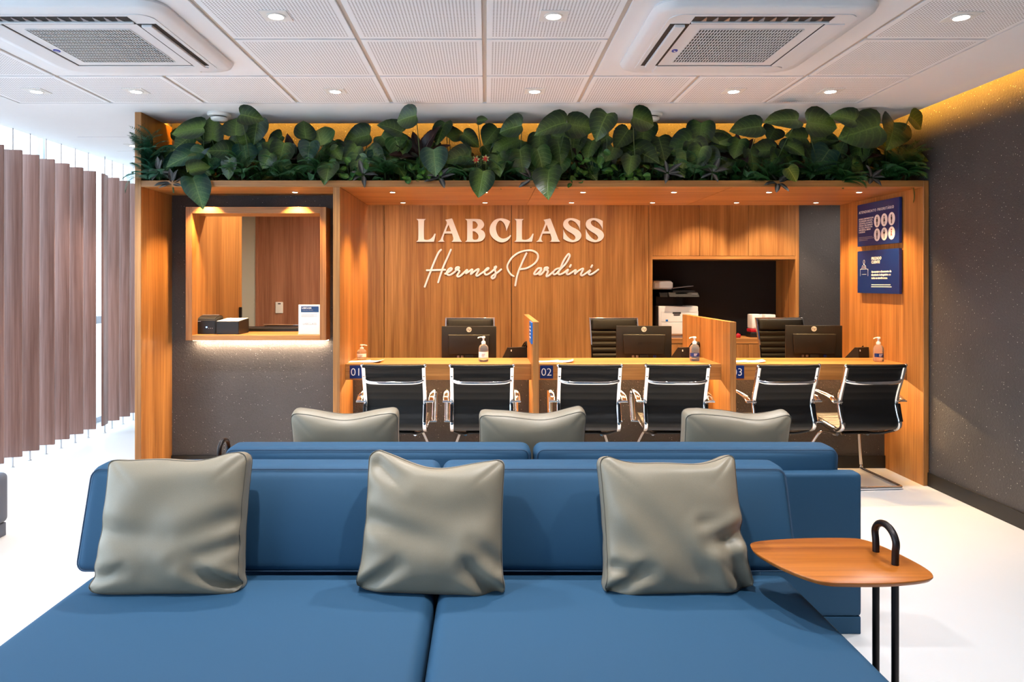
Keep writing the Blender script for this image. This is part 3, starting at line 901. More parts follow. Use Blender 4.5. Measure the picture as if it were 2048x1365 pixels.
# ------------------------------------------------------------------ wall lettering
def glyph(contours, x0, y0, s, name, parent, depth=0.018):
    """contours in crop pixels; (x, y, 1) marks a smooth point"""
    cu = bpy.data.curves.new('tmp_glyph', 'CURVE'); cu.dimensions = '2D'; cu.fill_mode = 'BOTH'; cu.extrude = depth / 2
    for c in contours:
        P = [Vector((p[0], p[1])) for p in c]; S = [len(p) > 2 for p in c]
        n = len(P); out = []
        for i in range(n):
            p0, p1, p2, p3 = P[i - 1], P[i], P[(i + 1) % n], P[(i + 2) % n]
            s1, s2 = S[i], S[(i + 1) % n]
            if not s1 and not s2:
                out.append(p1); continue
            t1 = (p2 - p0) * 0.5 if s1 else (p2 - p1)
            t2 = (p3 - p1) * 0.5 if s2 else (p2 - p1)
            for k in range(8):
                t = k / 8
                h = (2 * t ** 3 - 3 * t * t + 1) * p1 + (t ** 3 - 2 * t * t + t) * t1 + (-2 * t ** 3 + 3 * t * t) * p2 + (t ** 3 - t * t) * t2
                out.append(h)
        sp = cu.splines.new('POLY'); sp.points.add(len(out) - 1); sp.use_cyclic_u = True
        for k, p in enumerate(out):
            w = at(x0 + p.x / s, y0 + p.y / s, YB)
            sp.points[k].co = (w.x, w.z, 0, 1)
    me = curve_to_mesh(cu, name)
    me.transform(Matrix.Translation((-parent.location.x, YB - 0.0005 - depth / 2 - parent.location.y, -parent.location.z)) @ Matrix.Rotation(PI / 2, 4, 'X'))
    me.materials.clear(); me.materials.append(M['letter'])
    return mesh_obj(name, me, parent)
gL = [[(32, 88), (222, 88), (200, 110, 1), (188, 150, 1), (186, 470, 1), (205, 508, 1), (255, 514, 1), (318, 495, 1), (370, 445, 1), (402, 386), (425, 390), (390, 553), (28, 553), (56, 528, 1), (70, 480, 1), (70, 155, 1), (56, 112, 1)]]
gA = [[(622, 105), (755, 76), (768, 88), (925, 500), (962, 553), (745, 553), (776, 530, 1), (786, 480, 1), (760, 385), (605, 385), (578, 480, 1), (588, 532, 1), (615, 553), (470, 553), (505, 528, 1), (535, 485, 1), (645, 205, 1), (652, 160, 1), (642, 128, 1)], [(688, 200), (738, 340), (632, 340)]]
gB = [[(1028, 88), (1285, 88, 1), (1370, 115, 1), (1415, 190, 1), (1398, 255, 1), (1345, 300), (1408, 340, 1), (1437, 410, 1), (1422, 475, 1), (1370, 530, 1), (1285, 553, 1), (1028, 553), (1056, 528, 1), (1068, 480, 1), (1068, 155, 1), (1055, 112, 1)],
      [(1180, 130), (1240, 143, 1), (1282, 200, 1), (1272, 250, 1), (1240, 282, 1), (1180, 290)], [(1180, 335), (1235, 348, 1), (1288, 400, 1), (1300, 455, 1), (1280, 500, 1), (1235, 513, 1), (1195, 505, 1), (1180, 480)]]
gC = [[(1948, 140), (1870, 335), (1858, 260, 1), (1820, 172, 1), (1755, 120, 1), (1698, 150, 1), (1660, 240, 1), (1668, 345, 1), (1712, 438, 1), (1780, 485, 1), (1850, 482, 1), (1910, 452, 1), (1952, 415), (1968, 428), (1930, 492, 1), (1870, 542, 1), (1790, 565, 1), (1700, 548, 1), (1600, 480, 1), (1540, 390, 1), (1528, 290, 1), (1560, 190, 1), (1635, 108, 1), (1740, 75, 1), (1840, 85, 1), (1905, 110, 1)]]
gS = [[(1432, 128), (1432, 312), (1402, 240, 1), (1352, 170, 1), (1290, 125, 1), (1230, 116, 1), (1190, 150, 1), (1204, 200, 1), (1262, 247, 1), (1350, 290, 1), (1424, 345, 1), (1456, 412, 1), (1440, 482, 1), (1380, 536, 1), (1280, 560, 1), (1180, 542, 1), (1088, 495), (1088, 298), (1120, 372, 1), (1180, 450, 1), (1240, 500, 1), (1300, 518, 1), (1336, 482, 1), (1322, 432, 1), (1270, 386, 1), (1180, 332, 1), (1110, 270, 1), (1085, 200, 1), (1110, 122, 1), (1180, 80, 1), (1270, 71, 1), (1360, 92, 1)]]
def sh(g, dx): return [[(p[0] + dx,) + tuple(p[1:]) for p in c] for c in g]
t = thing('wall_lettering', 'row of large white serif capital letters reading LABCLASS on the wood wall', 'lettering', (at(1020, 487, YB).x, YB, at(1020, 487, YB).z))
for g, x0 in ((gL, 830), (gA, 830), (gB, 830), (gC, 830), (sh(gL, 58), 1020), (sh(gA, 62), 1020), (gS, 1020), (sh(gS, 462), 1020)):
    glyph(g, x0, 430, 10.24, 'letter', t)

t = thing('script_lettering', 'white handwritten style lettering below the serif capitals on the wood wall', 'lettering', (at(1020, 577, YB).x, YB, at(1020, 577, YB).z))
def stroke(pts, x0, y0, s, r=0.0112):
    P = [at(x0 + a / s, y0 + c / s, YB) for a, c in pts]
    b = B()
    P = [Vector((p.x, 0, p.z)) for p in P]
    b.tube(P, r, 10, 7)
    for e in (P[0], P[-1]): b.sphere(e, r, 10)
    for v in b.bm.verts: v.co.y = v.co.y * 0.62 + YB - 0.0075
    return b.make('letter_stroke', M['letter'], t, smooth=True, world=True, auto=60)
C1 = (840, 490, 10.78); C2 = (1005, 490, 10.24)
for pts in ([(455, 110), (405, 165), (340, 300), (250, 520), (105, 905)], [(668, 108), (620, 220), (490, 510), (395, 810)], [(150, 552), (330, 548), (540, 540)],
            [(545, 625), (600, 600), (660, 560), (688, 520), (660, 505), (615, 535), (580, 595), (595, 645), (645, 655), (705, 620), (775, 560), (770, 522), (790, 490), (835, 485), (840, 510), (805, 540), (850, 562), (842, 595), (802, 665), (832, 690), (885, 660), (960, 590), (1020, 540), (990, 620), (1060, 575), (1130, 532), (1095, 635), (1175, 572), (1250, 527), (1262, 550), (1212, 650), (1240, 675), (1300, 635), (1380, 580), (1455, 538), (1482, 508), (1450, 508), (1400, 560), (1395, 620), (1435, 648), (1505, 615), (1580, 550), (1640, 490), (1635, 470), (1608, 490), (1618, 545), (1630, 620), (1612, 700), (1570, 728), (1542, 700), (1590, 650), (1660, 608), (1750, 535)]):
    stroke(pts, *C1)
for pts in ([(225, 645), (160, 600), (105, 500), (110, 400), (200, 260), (340, 160), (500, 120), (620, 125), (710, 185), (722, 280), (650, 390), (500, 480), (370, 500)], [(490, 175), (400, 370), (310, 600), (262, 835)],
            [(790, 482), (720, 490), (652, 580), (668, 612), (725, 585), (798, 505), (748, 600), (785, 608), (850, 540), (858, 492), (875, 470), (920, 465), (928, 485), (892, 512), (930, 542), (900, 628), (915, 650), (965, 618), (1030, 560)],
            [(1180, 482), (1100, 500), (1042, 560), (1052, 605), (1095, 598), (1170, 520), (1300, 380), (1368, 255), (1372, 205), (1340, 198), (1250, 330), (1180, 500), (1142, 585), (1175, 610), (1250, 578), (1340, 512), (1312, 585), (1345, 610), (1415, 570), (1500, 520), (1480, 598), (1560, 532), (1640, 492), (1648, 515), (1605, 605), (1635, 630), (1705, 588), (1800, 522), (1762, 585), (1788, 615), (1855, 588), (1960, 510)],
            [(1400, 415), (1378, 455)], [(1835, 425), (1815, 460)]):
    stroke(pts, *C2)

# ------------------------------------------------------------------ signs on the right post
XS = 3.012
def sign_board(z0, z1, label):
    t = thing('wall_sign', label, 'sign', (XS, 5.475, z0), group='blue signs on the right post')
    b = B(); b.box(XS, XS + 0.022, 5.185, 5.765, z0, z1, 0.001, 1); b.make('board', M['navy'], t, world=True)
    b = B(); b.box(XS + 0.022, 3.043, 5.24, 5.71, z0 + 0.03, z1 - 0.015); b.make('spacer', M['print_white'], t, world=True)
    return t
def on_sign(t, u, v):       # u metres from the rear (left) edge, v metres below the top edge of a 0.336 m board
    return face_left(-0.0008, 0.29 - u, 0.336 - v)
t = sign_board(1.709, 2.045, 'upper navy sign with six white pictogram discs on the right post')
text_obj('ATENDIMENTO PRIORITÁRIO', 0.030, M['print_white'], t, on_sign(t, 0.025, 0.075), spacing=1.28, offset=0.0002)
text_obj('IDOSOS COM IDADE IGUAL\nOU SUPERIOR A 60 ANOS,\nGESTANTES, LACTANTES,\nPESSOAS COM CRIANÇAS\nDE COLO, PESSOAS COM\nDEFICIÊNCIA, OBESOS\nE AUTISTAS', 0.0175, M['print_white'], t, on_sign(t, 0.025, 0.125), offset=0.0002, line=1.0)
for q in range(3):
    b = B(); w = (0.20, 0.235, 0.13)[q]
    b.box(XS - 0.001, XS, 5.74 - w, 5.74, 2.045 - 0.268 - 0.012 * q, 2.045 - 0.264 - 0.012 * q); b.make('small_print', M['print_grey'], t, world=True)
def person_icon(t, cy, cz, kind):
    mm = M['print_dark'] if kind != 5 else M['red_plastic']
    b = B()
    b.lathe([(0.0065, 0.0), (0.0065, -0.0008)], c=(XS - 0.0006, cy, cz + 0.026), seg=12, axis='x')
    w = (0.010, 0.011, 0.009, 0.008, 0.007, 0.008)[kind]
    if kind == 1: poly = [(-0.004, 0.018), (0.004, 0.018), (0.014, -0.012), (0.004, -0.012), (0.004, -0.032), (-0.004, -0.032), (-0.004, -0.012), (-0.010, -0.012)]
    elif kind == 4: poly = [(-0.013, 0.018), (0.013, 0.018), (0.010, 0.002), (0.004, 0.0), (0.003, -0.034), (-0.003, -0.034), (-0.004, 0.0), (-0.010, 0.002)]
    elif kind == 5: poly = [(-0.006, 0.018), (0.006, 0.010), (-0.001, 0.0), (0.010, -0.020), (0.006, -0.024), (-0.003, -0.008), (-0.009, -0.024), (-0.013, -0.020), (-0.006, 0.0)]
    else: poly = [(-w, 0.018), (w, 0.018), (w, -0.006), (0.005, -0.006), (0.005, -0.034), (-0.005, -0.034), (-0.005, -0.006), (-w, -0.006)]
    b.prism([(cy - u, cz + v) for u, v in poly], XS - 0.0014, XS - 0.0006, axis='x')
    b.make('pictogram', mm, t, world=True)
for r in range(2):
    for c in range(3):
        cy, cz = 5.765 - 0.290 - 0.098 * c, 2.045 - (0.152 if r == 0 else 0.258)
        b = B(); b.lathe([(0.044, 0.0), (0.044, -0.0006)], c=(XS, cy, cz), seg=32, axis='x')
        for v in b.bm.verts: v.co.z = cz + (v.co.z - cz) * 1.12
        b.make('pictogram_disc', M['print_white'], t, world=True)
        person_icon(t, cy, cz, r * 3 + c)
t = sign_board(1.334, 1.670, 'lower bright navy sign addressing the client on the right post')
text_obj('PREZADO\nCLIENTE', 0.031, M['print_white'], t, on_sign(t, 0.21, 0.075), offset=0.0007, line=0.92)
text_obj('Apresentar o documento de\nidentidade é obrigatório em\ntodos os atendimentos.', 0.0235, M['print_white'], t, on_sign(t, 0.21, 0.175), offset=0.0003, line=1.05)
for q, w in enumerate((0.26, 0.275)):
    b = B(); b.box(XS - 0.001, XS, 5.555 - w, 5.555, 1.670 - 0.272 - 0.015 * q, 1.670 - 0.267 - 0.015 * q); b.make('small_print', M['print_white'], t, world=True)
def line_icon(pts, r=0.0014):
    b = B(); b.tube([Vector((XS - 0.0006, 5.765 - u, 1.670 - v)) for u, v in pts], r, 6); b.make('icon_line', M['print_white'], t, world=True)
line_icon([(0.045, 0.20), (0.045, 0.145), (0.160, 0.145), (0.160, 0.20)]); line_icon([(0.07, 0.187), (0.135, 0.187)])
line_icon([(0.068, 0.143), (0.075, 0.120), (0.10, 0.108), (0.125, 0.120), (0.132, 0.143)]); line_icon([(0.090, 0.140), (0.094, 0.125), (0.108, 0.125), (0.112, 0.140)])
line_icon([(0.101 + 0.012 * math.cos(a), 0.088 + 0.016 * math.sin(a)) for a in [2 * PI * q / 14 for q in range(15)]])
# small blue sign on the left face of the first divider
t = thing('side_sign', 'small bright blue sign on the side of the first counter divider', 'sign', (0.3188, 5.08, 0.985))
b = B(); b.box(0.3138, 0.3236, 4.985, 5.215, 0.985, 1.136, 0.001, 1); b.make('board', M['bright_blue'], t, world=True)
for z0, w in ((1.095, 0.10), (1.07, 0.13), (1.045, 0.08), (1.02, 0.12)):
    b = B(); b.box(0.3132, 0.3138, 5.10 - w / 2, 5.10 + w / 2, z0, z0 + 0.008); b.make('print_line', M['print_white'], t, world=True)
# ------------------------------------------------------------------ sofas
def rect_loop(x0, x1, z0, z1, r, n=5):
    out = []
    for (sx, sz, a0) in ((1, 1, 0), (-1, 1, 90), (-1, -1, 180), (1, -1, 270)):
        cx = (x1 - r) if sx > 0 else (x0 + r); cz = (z1 - r) if sz > 0 else (z0 + r)
        for k in range(n + 1):
            a = math.radians(a0 + 90 * k / n)
            out.append((cx + r * math.cos(a), cz + r * math.sin(a)))
    return out

def make_sofa(name, label, seat_x, back_x, panel_x, y_seat, y_back, y_panel, z_seat, z_top, panel_z, lean, flip, loc):
    """y runs from the sitter's side (small) to the rear; flip mirrors it so that the sofa faces the counter"""
    t = thing(name, label, 'sofa', loc)
    S = -1 if flip else 1
    def Y(v): return loc[1] + S * (v - loc[1])
    def fix(o):
        if flip:
            me = o.data
            for v in me.vertices: v.co.y = -v.co.y
            me.flip_normals()
        return o
    dx, dy = loc[0], loc[1]
    n = len(seat_x)
    for x0, x1 in seat_x:
        b = B(); b.puffy(x0 + .004 - dx, x1 - .004 - dx, y_seat[0] - dy, y_seat[1] - dy, z_seat - 0.17, z_seat, 0.038, (0.0, 0.004, 0.010), 22)
        so = fix(b.make('seat_cushion', M['blue'], t, smooth=True, auto=80))
        b = B(); lp = rect_loop(x0 + .006 - dx, x1 - .006 - dx, y_seat[0] + .002 - dy, y_seat[1] - .002 - dy, 0.038)
        b.tube([Vector((px, py, z_seat - 0.150)) for px, py in lp], 0.0024, 6, closed=True)
        fix(b.make('piping', M['blue_pipe'], so))
    for x0, x1 in back_x:
        y0, y1 = y_back
        def tilt(p):
            k = (p.z - z_seat) / (z_top - z_seat)
            return Vector((p.x, p.y + lean * k, p.z))
        b = B(); b.puffy(x0 + .003 - dx, x1 - .003 - dx, y0 - dy, y1 - dy, z_seat + 0.004, z_top, 0.034, (0.004, 0.030, 0.004), 20, fn=tilt)
        bo = fix(b.make('back_cushion', M['blue'], t, smooth=True, auto=80))
        for yy in (y0 + 0.006, y1 - 0.006):
            b = B(); lp = rect_loop(x0 + .012 - dx, x1 - .012 - dx, z_seat + 0.014, z_top - 0.007, 0.03)
            b.tube([tilt(Vector((px, yy - dy + (-0.004 if yy < (y0 + y1) / 2 else 0.004), pz))) for px, pz in lp], 0.0024, 6, closed=True)
            fix(b.make('piping', M['blue_pipe'], bo))
    b = B(); b.puffy(panel_x[0] - dx, panel_x[1] - dx, y_panel[0] - dy, y_panel[1] - dy, panel_z[0], panel_z[1], 0.016, (0, 0, 0), 10)
    fix(b.make('rear_panel', M['blue'], t, smooth=True, auto=80))
    b = B(); b.puffy(seat_x[0][0] + .01 - dx, seat_x[-1][1] - .01 - dx, y_seat[0] + 0.01 - dy, y_panel[0] - 0.002 - dy, 0.075, z_seat - 0.173, 0.014, (0, 0, 0), 8)
    fix(b.make('seat_frame', M['blue'], t, smooth=True, auto=80))
    b = B(); b.box(panel_x[0] + .004 - dx, panel_x[1] - .004 - dx, y_seat[0] + 0.06 - dy, y_panel[1] - .002 - dy, 0.0, 0.070, 0.004)
    fix(b.make('plinth', M['blue'], t))
    return t

SZ = 0.43
make_sofa('sofa', 'large blue sofa in the front with three greige cushions, back toward the counter', [(-1.346, -0.162), (-0.162, 1.02)], [(-1.395, -0.162), (-0.162, 1.058)], (-1.34, 1.02),
          (1.55, 2.42), (2.385, 2.515), (2.63, 2.70), SZ, 0.769, (0.074, 0.60), 0.105, False, (-0.16, 2.0, 0))
make_sofa('sofa', 'second blue sofa standing back to back behind the front sofa, facing the counter', [(-1.10, 0.192), (0.192, 1.48)], [(-1.084, 0.188), (0.196, 1.456)], (-1.13, 1.512),
          (1.96, 2.83), (2.655, 2.795), (2.80, 2.875), SZ, 0.735, (0.07, 0.648), 0.018, True, (0.19, 2.8655, 0))

# ------------------------------------------------------------------ cushions
def make_pillow(label, group, loc, rz, tilt, roll, seed, w=0.455, h=0.43, thick=0.085, sag=0.035, sagx=0.0, folds=()):
    t = thing('cushion', label, 'cushion', loc, rz, group)
    rnd = random.Random(seed)
    N = 44
    hw, hh = w / 2, h / 2
    wr = [(rnd.uniform(0, PI), rnd.uniform(5, 11), rnd.uniform(0, 6.28), rnd.uniform(0.0012, 0.0026)) for _ in range(6)]
    ROT = Matrix.Translation((0, 0, 0)) @ Matrix.Rotation(roll, 4, 'Y') @ Matrix.Rotation(-tilt, 4, 'X')
    def outline(u, v):
        # square with rounded corners
        rc = 0.16
        uu, vv_ = abs(u), abs(v)
        m_ = max(uu, vv_)
        if m_ > 1e-6:
            ru, rv = uu / m_, vv_ / m_
            ku, kv = max(0, ru - (1 - rc)), max(0, rv - (1 - rc))
            dd = math.hypot(ku, kv)
            lim = max(ku, kv)
            f_ = 1.0
            if ku > 0 and kv > 0:
                f_ = 1 - (dd - rc) * 0.62 if dd > rc else 1.0
            u, v = u * f_, v * f_
        x = u * hw * (1 - 0.035 * (1 - v * v) - 0.012 * v)
        z = v * hh
        if v > 0:
            d = u - sagx
            z -= sag * max(0, 1 - (d / 0.95) ** 2) * v ** 3
            z += 0.006 * v ** 3 * math.sin(u * 5 + seed)
        else:
            # the lower corners are pushed outwards where the cushion rests on the seat
            x *= 1 + 0.075 * abs(v) ** 7
            z += 0.012 * abs(u) ** 6 * abs(v) ** 4
        return x, z
    def th(u, v):
        g = max(0.0, (1 - u ** 4) * (1 - abs(v) ** 4)) ** 0.62
        return 0.032 + (thick - 0.032) * g
    def relief(u, v, s):
        r = 0
        e = (1 - u * u) * (1 - v * v)
        for a, f, ph, am in wr:
            r += am * math.sin((u * math.cos(a) + v * math.sin(a)) * f * 0.8 + ph + 1.2 * math.sin(u * 2 + v * 3 + ph)) * min(1, 2.2 * e)
        for (u0, v0, u1, v1, wd, dp) in folds:
            du, dv = u1 - u0, v1 - v0
            L2 = du * du + dv * dv
            q = ((u - u0) * du + (v - v0) * dv) / L2
            qc = max(0, min(1, q))
            dd = math.hypot(u - u0 - qc * du, v - v0 - qc * dv)
            prof = math.exp(-(dd / wd) ** 2) - 0.45 * math.exp(-((dd - 1.9 * wd) / wd) ** 2)
            r -= dp * prof * (1 - 0.75 * qc)
        return r
    base = 0.0
    rows = {}
    def P(u, v, s):
        x, z = outline(u, v)
        y = s * (th(u, v) + (relief(u, v, s) if s < 0 else 0.4 * relief(-u, v, s)))
        return ROT @ Vector((x, y, z + hh - 0.012))
    b = B()
    q = [-1 + 2 * i / N for i in range(N + 1)]
    q = [math.copysign(1 - (1 - abs(a)) ** 1.25, a) for a in q]
    for s in (-1, 1):
        b.loft([[P(u, v, s) for u in q] for v in q])
    bmesh.ops.remove_doubles(b.bm, verts=b.bm.verts, dist=1e-5)
    # gusset between the two faces
    ring = [(u, -1) for u in q] + [(1, v) for v in q[1:]] + [(u, 1) for u in q[::-1][1:]] + [(-1, v) for v in q[::-1][1:-1]]
    rowsg = []
    for s in (-1, -0.35, 0.35, 1):
        rr = []
        for (u, v) in ring:
            p = P(u, v, 1) * (0.5 + s / 2) + P(u, v, -1) * (0.5 - s / 2)
            bul = 0.004 * (1 - s * s)
            c = ROT @ Vector((0, 0, hh))
            d = (p - c); d.normalize()
            rr.append(p + d * bul)
        rowsg.append(rr)
    b.loft(rowsg, close_u=True)
    bmesh.ops.remove_doubles(b.bm, verts=b.bm.verts, dist=2e-4)
    cv = b.make('cover', M['greige'], t, smooth=True, auto=75)
    for s in (-1, 1):
        b = B()
        b.tube([P(u, v, s) + ROT.to_3x3() @ Vector((0, s * 0.0012, 0)) for (u, v) in ring], 0.0015, 5, closed=True)
        b.make('piping', M['greige_seam'], t)
    return t

G1 = 'greige cushions on the front sofa'
FL = (-0.9, -0.98, -0.45, -0.62, 0.10, 0.024)
FR = (0.9, -0.98, 0.5, -0.62, 0.10, 0.026)
zc = SZ + 0.008
make_pillow('greige leatherette cushion at the window end of the front sofa', G1, (-1.015, 2.272, zc), 0.03, math.radians(13.5), math.radians(0.5), 3, sag=0.024, sagx=-0.25,
            folds=[(0.97, -0.92, 0.40, -0.66, 0.09, 0.030), (-0.98, -0.78, -0.55, -0.66, 0.09, 0.016), (0.95, -0.3, 0.2, -0.55, 0.10, 0.011), (0.9, 0.05, 0.1, -0.2, 0.13, 0.009), (-0.9, -0.1, -0.1, -0.22, 0.13, 0.010)])
make_pillow('greige leatherette cushion in the middle of the front sofa, over the seat joint', G1, (-0.178, 2.275, zc), -0.03, math.radians(14.5), math.radians(1.6), 5, sag=0.044, sagx=0.1,
            folds=[FL, (0.85, -0.98, 0.55, -0.60, 0.11, 0.034), (-0.9, 0.0, 0.2, -0.30, 0.13, 0.013), (0.95, -0.55, 0.6, -0.25, 0.10, 0.012), (-0.85, 0.8, -0.5, 0.55, 0.12, 0.014)])
make_pillow('greige leatherette cushion on the front sofa beside the side table, with a dented edge', G1, (0.610, 2.275, zc), 0.02, math.radians(14.5), math.radians(-1.8), 8, sag=0.038, sagx=0.12,
            folds=[FL, (0.86, -0.98, 0.7, -0.35, 0.12, 0.036), (0.95, -0.18, 0.45, -0.30, 0.11, 0.030), (0.35, -0.02, 0.75, 0.02, 0.07, 0.006), (-0.9, -0.6, -0.4, -0.72, 0.09, 0.014)])
G2 = 'greige cushions on the second sofa'
for x, lab, sx, sd_ in ((-0.638, 'greige cushion showing above the second sofa back, nearest the ticket window', 0.0, 11), (0.205, 'greige cushion showing above the second sofa back, at the joint of its back cushions', 0.05, 12), (1.125, 'greige cushion showing above the second sofa back, below the second divider', -0.25, 13)):
    make_pillow(lab, G2, (x, 3.30, zc), PI + 0.02, math.radians(14), 0.0, sd_, w=0.485, sag=0.03, sagx=sx, folds=[FL, FR])

# ------------------------------------------------------------------ side tables
def make_table(label, loc, rz):
    t = thing('side_table', label, 'side table', loc, rz, 'small wooden side tables')
    zt = 0.58
    # outline of the top read off the photo, relative to the foot of the handle
    ctrl = [(-0.375, 0.085), (-0.345, 0.135), (-0.20, 0.165), (-0.04, 0.170), (0.02, 0.150), (0.055, 0.06), (0.075, -0.06), (0.066, -0.125), (0.03, -0.155), (-0.08, -0.178), (-0.20, -0.180), (-0.275, -0.165), (-0.335, -0.085), (-0.372, 0.02)]
    pts = catmull([Vector((a, c, 0)) for a, c in ctrl], 5, closed=True)
    c0 = Vector((-0.15, 0, 0))
    b = B()
    rows = []
    for k, z in ((0.965, zt - 0.014), (0.985, zt - 0.009), (1.0, zt - 0.004), (0.999, zt - 0.0008), (0.994, zt)):
        rows.append([c0 + (p - c0) * k + Vector((0, 0, z)) for p in pts])
    vs = b.loft(rows, close_u=True)
    b.bm.faces.new(vs[0][::-1]); b.bm.faces.new(vs[-1])
    b.make('tabletop', M['table_wood'], t, smooth=True, auto=50)
    b = B()
    r = 0.0104
    y0 = 0.052
    arc = [Vector((0, y0, zt + 0.04))]
    path = [Vector((0, y0, 0.012)), Vector((0, y0, 0.20)), Vector((0, y0, 0.40)), Vector((0, y0, zt + 0.01))]
    for k in range(9):
        a = PI * k / 8
        path.append(Vector((0, 0.057 * math.cos(a), zt + 0.058 + 0.044 * math.sin(a))))
    path += [Vector((0, -y0, zt + 0.01)), Vector((0, -y0, 0.40)), Vector((0, -y0, 0.20)), Vector((0, -y0, 0.012))]
    b.tube(path, r, 14, 5)
    b.make('handle_and_legs', M['dark_metal'], t, smooth=True, auto=60)
    b = B(); b.prism(rrect(0.15, 0.17, 0.07, 6), 0.0, 0.012); b.make('base_plate', M['dark_metal'], t)
    return t
make_table('small side table with walnut top and loop handle, beside the front sofa', (1.211, 2.156, 0), 0.0)
make_table('side table behind the second sofa, only its dark loop handle showing', (-1.225, 3.31, 0), PI)

# grey bench cut by the left edge of the photo
t = thing('bench', 'grey blue upholstered bench cut by the left edge of the photo', 'bench', (-2.95, 3.3, 0))
b = B(); b.puffy(-0.29, 0.265, -0.75, 0.70, 0.075, 0.355, 0.03, (0, 0, 0.006), 16); b.make('cushion_block', M['grey_fab'], t, smooth=True, auto=80)
b = B(); b.box(-0.275, 0.255, -0.73, 0.685, 0.0, 0.074, 0.004); b.make('plinth', M['grey_fab'], t)

# ------------------------------------------------------------------ visitor chairs
def sling(profile, w, thick, ribs, y_sign, bulge=0.006, n_per=6, nx=6, rib_w=None):
    """padded sling following a (y, z) profile, with horizontal ribs"""
    pts = catmull([Vector((0, y, z)) for y, z in profile], 10)
    ln = [0.0]
    for a, c in zip(pts[:-1], pts[1:]): ln.append(ln[-1] + (c - a).length)
    T = ln[-1]
    n = ribs * n_per
    res = []
    for i in range(n + 1):
        s = T * i / n
        k = 0
        while k < len(ln) - 2 and ln[k + 1] < s: k += 1
        f = (s - ln[k]) / max(1e-9, ln[k + 1] - ln[k])
        p = pts[k].lerp(pts[k + 1], f)
        d = (pts[k + 1] - pts[k]).normalized()
        nrm = Vector((0, -d.z, d.y))
        ph = (i % n_per) / n_per
        h = thick / 2 + bulge * (abs(math.sin(PI * ph)) ** 0.6) - bulge * 0.5
        res.append((p, nrm, h))
    b = B()
    for s in (1, -1):
        b.loft([[Vector((x, 0, 0)) + p + nrm * s * h for x in [(-w / 2 + w * k / nx) for k in range(nx + 1)]] for p, nrm, h in res])
    for xx in (-w / 2, w / 2):
        b.loft([[Vector((xx, 0, 0)) + p + nrm * s * h for s in (1, 0, -1)] for p, nrm, h in res])
    for k in (0, -1):
        p, nrm, h = res[k]
        b.loft([[Vector((-w / 2 + w * q / nx, 0, 0)) + p + nrm * s * h for q in range(nx + 1)] for s in (1, -1)])
    bmesh.ops.remove_doubles(b.bm, verts=b.bm.verts, dist=1e-5)
    return b

def rail(profile, x, wx, wn):
    """flat polished rail following the profile"""
    pts = catmull([Vector((x, y, z)) for y, z in profile], 6)
    b = B(); rows = []
    for i, p in enumerate(pts):
        d = (pts[min(i + 1, len(pts) - 1)] - pts[max(i - 1, 0)]).normalized()
        nrm = Vector((0, -d.z, d.y))
        sx = Vector((wx / 2, 0, 0))
        c = 0.3
        rows.append([p + sx * a + nrm * wn / 2 * e for a, e in ((1, 1 - c), (1 - c, 1), (-1 + c, 1), (-1, 1 - c), (-1, -1 + c), (-1 + c, -1), (1 - c, -1), (1, -1 + c))])
    vs = b.loft(rows, close_u=True)
    b.bm.faces.new(vs[0][::-1]); b.bm.faces.new(vs[-1])
    return b

